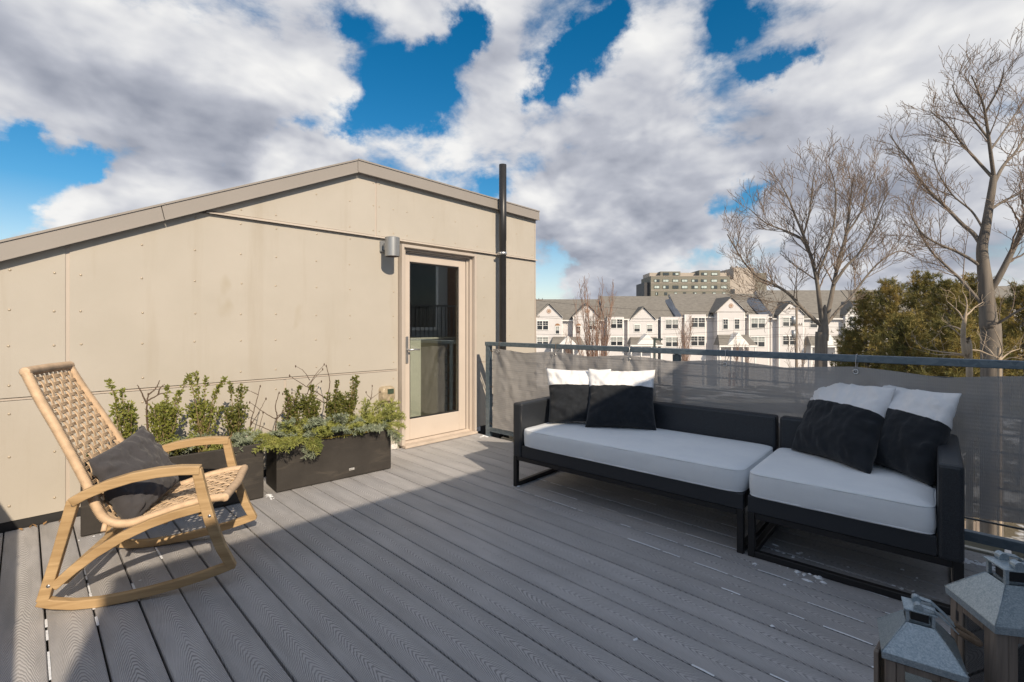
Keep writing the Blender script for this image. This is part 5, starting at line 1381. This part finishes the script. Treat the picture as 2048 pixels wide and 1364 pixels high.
b = MB(M); b.box(tx(1291), tx(1301.6), TD+2, TD+16, GZ, tz(564)); b.build('wall', simple('dark_panel', (.045,.045,.05), .6, 0, .05, .3), T)
b = MB(M); b.box(tx(1461), tx(1471), TD+.6, TD+.99, tz(587), tz(578)); b.build('balcony_recess', MAT['winglass'], T)
b = MB(M)
for a, h_ in ((1476,5),(1481,3),(1487,6),(1492,3.5),(1500,2.5)): b.box(tx(a), tx(a+2.2), TD+6, TD+8, tz(534.4), tz(534.4-h_))
b.build('roof_vent', beige, T)
WC = [(1308,1319),(1325.5,1337.5),(1345,1357),(1363,1375),(1383,1396),(1402,1414),(1422,1434.5),(1441.5,1454)]
pl = simple('pale_curtain', (.45,.52,.50), .4, 0, .1, 1)
for r, (ya, yb, cols) in enumerate(((545.2,551,(1,2,5,6)),(558.5,564.5,range(8)),(571,577.5,range(8)),(584.5,590.5,(0,1,2,3,4,5,6,7)))):
    for c in cols:
        a, e = WC[c]
        if r == 3: a, e = a+3, e-3
        yw = TD-.27 if r == 0 else TD-.02
        b = MB(M); b.box(tx(a), tx(e), yw-.12, yw, tz(yb), tz(ya)); w = b.build('window', MAT['darkbeam'], T)
        for q in range(2):
            xa = a+.8+(e-a-1.6)*(.0 if q == 0 else .45); xb = a+.8+(e-a-1.6)*(.41 if q == 0 else 1)
            b = MB(M); b.box(tx(xa), tx(xb), yw-.16, yw-.1205, tz(yb-.9), tz(ya+.9)); b.build('pane', pl if R_.random() < .35+.07*c else MAT['winglass'], w)
# poles and wires
def sxy(a, d): return (a-1024)/955*d
def pole(a, d, ytop, label, cross=(), drum=False):
    s = sxy(a, d); z1 = 1.26+(650-ytop)*d/955; t = thing('utility_pole', house_frame(s, d), RZ, label, 'utility pole', 'utility poles along the street')
    b = MB(SM); b.tube([(s,d,GZ),(s,d,z1)], [.17,.12], 10); b.build('pole', MAT['oldwood'], t)
    for yy, w in cross:
        z = 1.26+(650-yy)*d/955; b = MB(SM); b.box(s-w, s+w, d-.10, d+.02, z-.06, z+.06); o = b.build('crossarm', MAT['oldwood'], t)
        b = MB(SM)
        for k in (-1,-.5,.5,1): b.tube([(s+k*w*.94, d-.04, z+.061), (s+k*w*.94, d-.04, z+.24)], [.05,.03], 8)
        b.build('insulator', MAT['darkbeam'], o)
    if drum:
        for q, zz in enumerate((640, 668)):
            z = 1.26+(650-zz)*d/955; b = MB(SM); b.tube([(s-.38, d-.1, z-.45), (s-.38, d-.1, z+.45)], .22, 12); b.build('transformer', MAT['lampmetal'], t)
    return s, d, z1
pA = pole(1070.5, 60, 597, 'wooden utility pole beside the end of the beige wall', ((600,.95),(634,.5)))
pB = pole(1593, 54, 612, 'wooden utility pole with transformers behind the middle bare tree', ((618,.9),(650,.6)), True)
GW = 'overhead wires across the street'
for k, (ya, yb, dd, sag) in enumerate(((600,622,0,.6),(634,636,.3,.5),(668,652,.2,.5),(674,668,.1,.3),(676,672,-.2,.3))):
    p0 = Vector((pA[0]-.3, 60+dd, fz(ya, 60))); p1 = Vector((pB[0]-.2, 54+dd, fz(yb, 54))); ext = p1+(p1-p0)*.9
    b = MB(SM); pts = [p0.lerp(p1, i/16)+Vector((0,0,-sag*4*(i/16)*(1-i/16))) for i in range(17)]+[p1.lerp(ext, i/12)+Vector((0,0,-sag*4*(i/12)*(1-i/12))) for i in range(1,13)]
    b.tube(pts, .018, 4, cap=False); lab = ['topmost thin overhead wire crossing in front of the townhouse roofs','thin overhead wire level with the townhouse eaves','overhead wire above the lower townhouse windows','second lowest overhead wire, just above the porch roofs','lowest overhead wire just above the railing'][k]
    tag(b.build('overhead_wire', MAT['dark']), lab, 'wire', GW)
s = sxy(1309, 52); t = thing('street_lamp', house_frame(s, 52), RZ, 'dark green lamp post with a short arm seen just above the railing', 'street lamp')
b = MB(SM); b.tube([(s,52,GZ),(s,52,fz(676,52))], .13, 10); b.build('post', MAT['darkbeam'], t)
b = MB(SM); b.box(s+.14, s+.85, 51.9, 52.1, fz(680.5,52), fz(677,52)); b.build('lamp_head', MAT['darkbeam'], t)
# ---- bare trees: limbs measured, finer wood grown from them
MAT['bark'] = m_wood('grey_bark', (.13,.112,.095), (.26,.225,.19), .35, 2, .9)
MAT['twigfar'] = simple('grey_brown_twig', (.225,.170,.130), .9, 0, .2, 1)
MAT['barkpale'] = simple('pale_bark', (.40,.32,.235), .85, 0, .2, 3)
MAT['twigred'] = simple('reddish_twig', (.30,.19,.14), .9, 0, .25, .5)
def grow(b, pts, r0, r1, lvl, maxl, rnd, spread=1.0, lens=(1.0,.55,.34,.2), dens=(2.2,3.4,5,6), up=.35, rmin=.006, nside=5, start=.25):
    """a limb and everything that grows from it"""
    sp_ = [Vector(p) for p in catmull([tuple(p) for p in pts], 4)] if len(pts) > 2 else [Vector(p) for p in pts]
    if lvl > 0: sp_ = [p+Vector((rnd.gauss(0,1), rnd.gauss(0,1), rnd.gauss(0,1)))*r0*.28*(1 if 0 < i < len(sp_)-1 else 0) for i, p in enumerate(sp_)]
    n = len(sp_); b.tube(sp_, [max(rmin, r0+(r1-r0)*i/(n-1)) for i in range(n)], nside if lvl < 2 else 3, sm=True, cap=False)
    if lvl >= maxl: return
    L = [0]
    for a, c in zip(sp_, sp_[1:]): L.append(L[-1]+(c-a).length)
    tot = L[-1]; m = max(2, int(tot*dens[min(lvl, 3)]))
    for k in range(m):
        f = start+(1-start)*(k+rnd.random()*.9)/m
        if k == m-1: f = .97
        l = f*tot; i = 0
        while i < n-2 and L[i+1] < l: i += 1
        p = sp_[i].lerp(sp_[i+1], (l-L[i])/max(1e-6, L[i+1]-L[i])); t = (sp_[i+1]-sp_[i]).normalized()
        o = Vector((rnd.gauss(0,1), rnd.gauss(0,1)*.8, rnd.gauss(0,.8))); o = o-t*o.dot(t)
        if o.length < .1: continue
        o.normalize(); d = (t*rnd.uniform(.6,1.1)+o*spread*rnd.uniform(.6,1.1)+Vector((0,0,up*rnd.uniform(.2,1.4)))).normalized()
        ln = lens[min(lvl+1, 3)]*rnd.uniform(.55,1.25)*(1.15-.5*f)
        r = max(rmin, (r0+(r1-r0)*f)*rnd.uniform(.36,.52))
        bend = Vector((rnd.gauss(0,.18), rnd.gauss(0,.18), rnd.uniform(-.05,.28)))
        q = [p, p+d*ln*.35+bend*ln*.06, p+(d+bend*.5).normalized()*ln*.7, p+(d+bend).normalized()*ln]
        grow(b, q, r, max(rmin*.6, r*.35), lvl+1, maxl, rnd, spread, lens, dens, up, rmin, nside, .18)
def bare_tree(name, d, limbs, label, seed, mats=('bark','twigfar'), cat='tree', jit=1.2, group=None, ground=True, tr=None, **kw):
    rnd = random.Random(seed)
    def q(a, y, dy): return Vector((sxy(a, d+dy), d+dy, 1.26+(650-y)*(d+dy)/955))
    base = q(*limbs[0][0][0][:2], 0); t = thing(name, tuple(SM @ Vector((base.x, base.y, GZ))), 0, label, cat, group)
    bt = MB(SM); bc = MB(SM)
    for j, (pts, r0, r1, maxl) in enumerate(limbs):
        P3 = []; dep = 0 if maxl == 0 else rnd.uniform(-1, 1)*jit
        for i, p in enumerate(pts):
            dy = p[2] if len(p) > 2 else dep*(i/max(1, len(pts)-1))
            P3.append(q(p[0], p[1], dy))
        if j == 0 and ground: P3 = [Vector((P3[0].x, P3[0].y, GZ))]+P3
        if maxl == 0:
            sp_ = [Vector(p) for p in catmull([tuple(p) for p in P3], 5)]; n = len(sp_); rl = r0 if isinstance(r0, list) else [r0, r1]; bt.tube(sp_, [rl[min(int(i/(n-1)*(len(rl)-1)), len(rl)-2)]+(rl[min(int(i/(n-1)*(len(rl)-1)), len(rl)-2)+1]-rl[min(int(i/(n-1)*(len(rl)-1)), len(rl)-2)])*(i/(n-1)*(len(rl)-1)-min(int(i/(n-1)*(len(rl)-1)), len(rl)-2)) for i in range(n)], 12, cap=False)
        else:
            sp_ = [Vector(p) for p in catmull([tuple(p) for p in P3], 5)]; n = len(sp_); bt.tube(sp_, [r0+(r1-r0)*i/(n-1) for i in range(n)], 8, cap=False)
            L0 = MB(SM); grow(bc, P3, r0*.95, r1*.95, 0, maxl, rnd, **kw)
    bt.build('trunk', MAT[mats[0]], t); bc.build('crown', MAT[mats[1]], t)
    return t
c5 = lambda *p: [(1440+x/2.068, 80+y/2.068) for x, y in p]
kwA = dict(lens=(1,1.40,.74,.36), dens=(3.8,5.4,8,6), up=.30, rmin=.0062, spread=.72, start=.25)
bare_tree('maple_tree', 18, [
    (c5((418,1300),(424,1240),(428,1185),(430,1133),(434,1096)), [.215,.21,.195,.12,.03], 0, 0),
    (c5((428,1190),(385,1152),(340,1110),(285,1050),(225,1012),(160,980),(110,933),(70,873),(30,803)), 0.077, 0.016, 3),
    (c5((424,1195),(412,1087),(400,994),(378,901),(345,808),(310,724),(285,659),(255,603)), 0.088, 0.016, 3),
    (c5((432,1190),(455,1087),(470,1012),(492,910),(520,808),(535,696),(545,613),(555,557)), 0.093, 0.016, 3),
    (c5((438,1180),(490,1115),(545,1059),(600,985),(660,919),(740,873),(800,892)), 0.062, 0.014, 3),
    (c5((470,1012),(520,938),(575,882),(630,789),(665,696),(700,622)), 0.057, 0.013, 3),
    (c5((378,901),(340,826),(270,789),(190,757),(120,696)), 0.052, 0.013, 3),
    (c5((400,975),(440,882),(470,771),(480,659),(470,575),(450,520)), 0.046, 0.012, 3),
    (c5((340,1110),(280,1087),(220,1082),(150,1068),(90,1050)), 0.031, 0.010, 3),
    (c5((345,808),(370,715),(380,622),(388,566),(395,538)), 0.036, 0.010, 3),
    (c5((520,808),(580,715),(610,622),(635,566),(645,538)), 0.036, 0.010, 3)],
    'broad bare maple tree in front of the fourth townhouse', 11, **kwA)
kwB = dict(lens=(1,1.20,.64,.30), dens=(4,5.8,8,6), up=.26, rmin=.005, spread=.78, start=.25)
bare_tree('maple_tree', 14, [
    (c5((1122,1300),(1112,1190),(1106,1102),(1098,1006),(1090,938),(1084,861),(1098,784),(1112,697),(1126,610),(1132,562)), [.26,.235,.21,.185,.165,.145,.128,.115,.10,.088,.075], 0, 0),
    (c5((1088,861),(1050,803),(1000,760),(940,697),(880,639),(830,581),(790,504),(740,446),(700,388)), 0.064, 0.013, 3),
    (c5((1092,948),(1040,909),(970,871),(900,842),(840,803),(800,745),(780,688)), 0.048, 0.012, 3),
    (c5((1108,1112),(1060,1064),(1000,996),(940,938),(880,881),(840,823),(800,736)), 0.053, 0.012, 3),
    (c5((1112,1045),(1150,987),(1200,890),(1240,803),(1265,716),(1290,601)), 0.090, 0.041, 3),
    (c5((1132,562),(1118,456),(1105,359),(1090,273),(1065,205),(1040,147)), 0.053, 0.012, 3),
    (c5((1126,610),(1170,523),(1220,466),(1270,388),(1300,330)), 0.053, 0.016, 3),
    (c5((1110,707),(1170,668),(1230,639),(1290,601)), 0.043, 0.016, 3),
    (c5((1130,572),(1060,495),(1000,427),(940,350),(895,316),(865,287)), 0.043, 0.010, 3),
    (c5((1110,408),(1050,330),(1000,263),(975,224),(960,186)), 0.032, 0.008, 3),
    (c5((1095,302),(1140,224),(1165,166),(1175,109)), 0.032, 0.008, 3),
    (c5((1118,456),(1180,369),(1230,292),(1270,224)), 0.032, 0.010, 3),
    (c5((1090,784),(1040,707),(960,639),(900,543),(880,466)), 0.032, 0.010, 3),
    (c5((1112,1190),(1170,1160),(1230,1122),(1290,1093)), 0.037, 0.024, 2)],
    'tall bare maple tree at the right edge, rising above the pines', 23, **kwB)
c7 = lambda *p: [(1640+x/5.02, 540+y/5.02) for x, y in p]
kwC = dict(lens=(1,.55,.30,.16), dens=(2.0,3.5,5,6), up=.3, rmin=.004, spread=.9, start=.3)
bare_tree('young_tree', 11, [
    (c7((1500,1020),(1462,860),(1440,720),(1438,600),(1452,500),(1462,450),(1464,420)), [.066,.060,.054,.048,.040,.030,.012], 0, 0),
    (c7((1440,500),(1400,430),(1340,370),(1270,310)), .022, .006, 2), (c7((1462,450),(1475,360),(1465,280),(1430,215)), .022, .006, 2),
    (c7((1462,460),(1510,420),(1560,370),(1640,320)), .022, .006, 2), (c7((1440,620),(1380,580),(1290,560),(1220,580)), .02, .005, 2),
    (c7((1450,850),(1340,835),(1200,820),(1060,790),(960,730)), .022, .005, 2), (c7((1450,860),(1300,850),(1180,850),(1090,830)), .02, .005, 2),
    (c7((1470,800),(1600,810),(1700,850),(1800,880)), .02, .005, 2), (c7((1440,690),(1370,620),(1290,560)), .018, .005, 2)],
    'slim pale young tree with sunlit bare branches in front of the pines', 5, ('barkpale','barkpale'), **kwC)
bare_tree('young_tree', 12.5, [
    (c7((1800,1040),(1790,960),(1770,900),(1768,860)), [.05,.04,.028,.008], 0, 0), (c7((1770,900),(1700,800),(1610,730)), .025, .005, 2), (c7((1770,900),(1830,800),(1740,560)), .025, .005, 2), (c7((1780,930),(1900,830),(2010,790)), .025, .005, 2), (c7((1780,940),(1920,880),(2040,900)), .02, .005, 2), (c7((1770,900),(1790,830),(1760,760)), .02, .005, 2)],
    'low sunlit bare sapling just above the right end of the railing', 6, ('barkpale','barkpale'), **kwC)
def stems(name, a, d, ytop, w, n, label, seed, mt, group=None, r=.03, lean=1.0):
    rnd = random.Random(seed); s0 = sxy(a, d); z1 = fz(ytop, d); t = thing(name, house_frame(s0, d), 0, label, 'tree', group); bt = MB(SM); bc = MB(SM)
    for k in range(n):
        x = s0+rnd.uniform(-.25,.25)*w; y = d+rnd.uniform(-.25,.25)*w; top = GZ+(z1-GZ)*rnd.uniform(.62,1.0); ex = rnd.uniform(-.5,.5)*w*lean
        P = [Vector((x,y,GZ)), Vector((x+ex*.3,y,GZ+(top-GZ)*.35)), Vector((x+ex*.7,y,GZ+(top-GZ)*.7)), Vector((x+ex,y,top))]
        bt.tube(catmull([tuple(p) for p in P], 4), [r*(1-.7*i/12) for i in range(13)], 5, cap=False)
        grow(bc, P, r*.6, r*.2, 0, 2, rnd, spread=.45, lens=(1,1.6,.7,.3), dens=(1.6,2.4,3,3), up=.9, rmin=.013, nside=3, start=.25)
    bt.build('trunk', MAT[mt], t); bc.build('crown', MAT[mt], t)
stems('birch_clump', 1190, 50, 561, 3.4, 30, 'tall clump of reddish bare stems before the lowest townhouse', 3, 'twigred', None, .045)
stems('birch_clump', 1366, 58, 625, 1.8, 12, 'slender clump of bare stems before the gap between second and third townhouse', 4, 'twigred')
stems('bare_shrub', 1135, 52, 640, 3.2, 7, 'wispy bare shrub left of the tall reddish clump', 8, 'twigred', None, .02)
stems('bare_shrub', 1480, 60, 672, 3.0, 7, 'low reddish bare shrub beside the porch of the third townhouse', 9, 'twigred', None, .02)
stems('bare_shrub', 1600, 45, 640, 2.5, 6, 'thin grey bare shrub below the pole with transformers', 10, 'twigfar', None, .02)
# ---- pines
def m_pine():
    t = NT('pine_needle'); P = t.n('ShaderNodeNewGeometry').outputs['Position']
    c = t.ramp(t.noise(.9, 4, .65, P), (.30, (.09,.095,.038)), (.46, (.20,.18,.058)), (.60, (.34,.255,.08)), (.76, (.50,.33,.11)))
    p = t.bsdf(c, .65, 0, None, .3); tl = t.n('ShaderNodeBsdfTranslucent'); t.put(tl.inputs[0], c)
    m = t.n('ShaderNodeMixShader'); m.inputs[0].default_value = .2; t.L.new(p, m.inputs[1]); t.L.new(tl.outputs[0], m.inputs[2]); return t.done(m.outputs[0])
MAT['pine'] = m_pine()
def pine(a, d, ytop, w, label, seed):
    rnd = random.Random(seed); s0 = sxy(a, d); z1 = fz(ytop, d); H = z1-GZ; t = thing('pine_tree', house_frame(s0, d), 0, label, 'pine tree', 'pines beyond the railing'); bt = MB(SM); bn = MB(SM)
    B0 = Vector((s0, d, GZ)); lx = rnd.uniform(-.4,.4)
    tp = [(s0+lx*f+.12*math.sin(f*7+seed), d+.1*math.cos(f*6+seed), GZ+H*f) for f in (0,.2,.4,.6,.8,.93,1)]
    bt.tube(catmull(tp, 3), [.20-.185*i/18 for i in range(19)], 8, cap=False)
    nb = 120
    for k in range(nb):
        f = .30+.70*(k/nb)**.85; c = Vector((s0+lx*f, d, GZ+H*f)); ang = k*2.4+rnd.uniform(-.4,.4)
        Lb = w*(1.05-f)**.72*rnd.uniform(.40,1.3)*.62+.25
        dr = Vector((math.cos(ang), math.sin(ang), rnd.uniform(.05,.55)+.5*f)); dr.normalize()
        pts = [c, c+dr*Lb*.5+Vector((0,0,-.05*Lb)), c+dr*Lb+Vector((0,0,.10*Lb))]
        bt.tube(pts, [.035*(1-f)+.014,.016,.007], 4, cap=False)
        m = int(6+Lb*20)
        for q in range(m):
            g = .30+.75*rnd.random()**.8
            p = (pts[0].lerp(pts[1], g*2) if g < .5 else pts[1].lerp(pts[2], g*2-1))+Vector((rnd.gauss(0,.17), rnd.gauss(0,.17), rnd.gauss(.02,.12)))*(Lb*.42+.35)
            ax = (dr*.5+Vector((rnd.gauss(0,.5), rnd.gauss(0,.5), rnd.uniform(.1,1.0)))).normalized()
            for h in range(9):
                o = Vector((rnd.gauss(0,1), rnd.gauss(0,1), rnd.gauss(0,1))); o = (o-ax*o.dot(ax))
                nd = (ax*.8+o.normalized()*.75).normalized(); l = rnd.uniform(.14,.26); sd_ = nd.cross(Vector((rnd.gauss(0,1), rnd.gauss(0,1), rnd.gauss(0,1)))).normalized()*.016
                pp = p+ax*rnd.uniform(-.06,.10); bn.add([pp-sd_, pp+sd_, pp+nd*l], [(0,1,2)], 0)
    bt.build('trunk', MAT['bark'], t); bn.build('crown', MAT['pine'], t)
for k, (a, d, yt, w, lab) in enumerate(((1742,31,592,4.2,'pine at the left end of the group beyond the railing, lowest crown'),(1790,29,572,4.0,'dark pine with a forked top, second from the left of the group'),(1846,30,556,4.6,'tallest pine in the middle of the group'),(1895,27,570,4.2,'pine directly behind the slim pale young tree'),(1945,29,560,4.4,'pine just left of the big trunk at the right'),(1992,33,604,4.2,'pine behind the big trunk at the right'),(2045,29,578,4.2,'pine at the right edge of the photo beyond the railing'),(1700,33,668,3.4,'short pine at the foot of the broad bare maple'),(1820,24,640,3.6,'low near pine in front of the group'),(1900,22,655,3.4,'low bushy pine nearest the railing'))):
    pine(a, d, yt, w, lab, 31+k)
# mulch bed and stump below the railing
p = FW*20+RT*20.6
t = thing('tree_stump', (p.x, p.y, GZ), 0, 'brown weathered board fence below the railing at the right', 'fence')
for k in range(7):
    b = MB(SM); x = 18.6+.17*k; b.cbox(x, x+.15, 20.0, 20.04, GZ, GZ+1.5+.02*(k % 3), .005); b.build('board', MAT['oldwood'] if k else MAT['oldwood'], t)
t.name = 'board_fence'
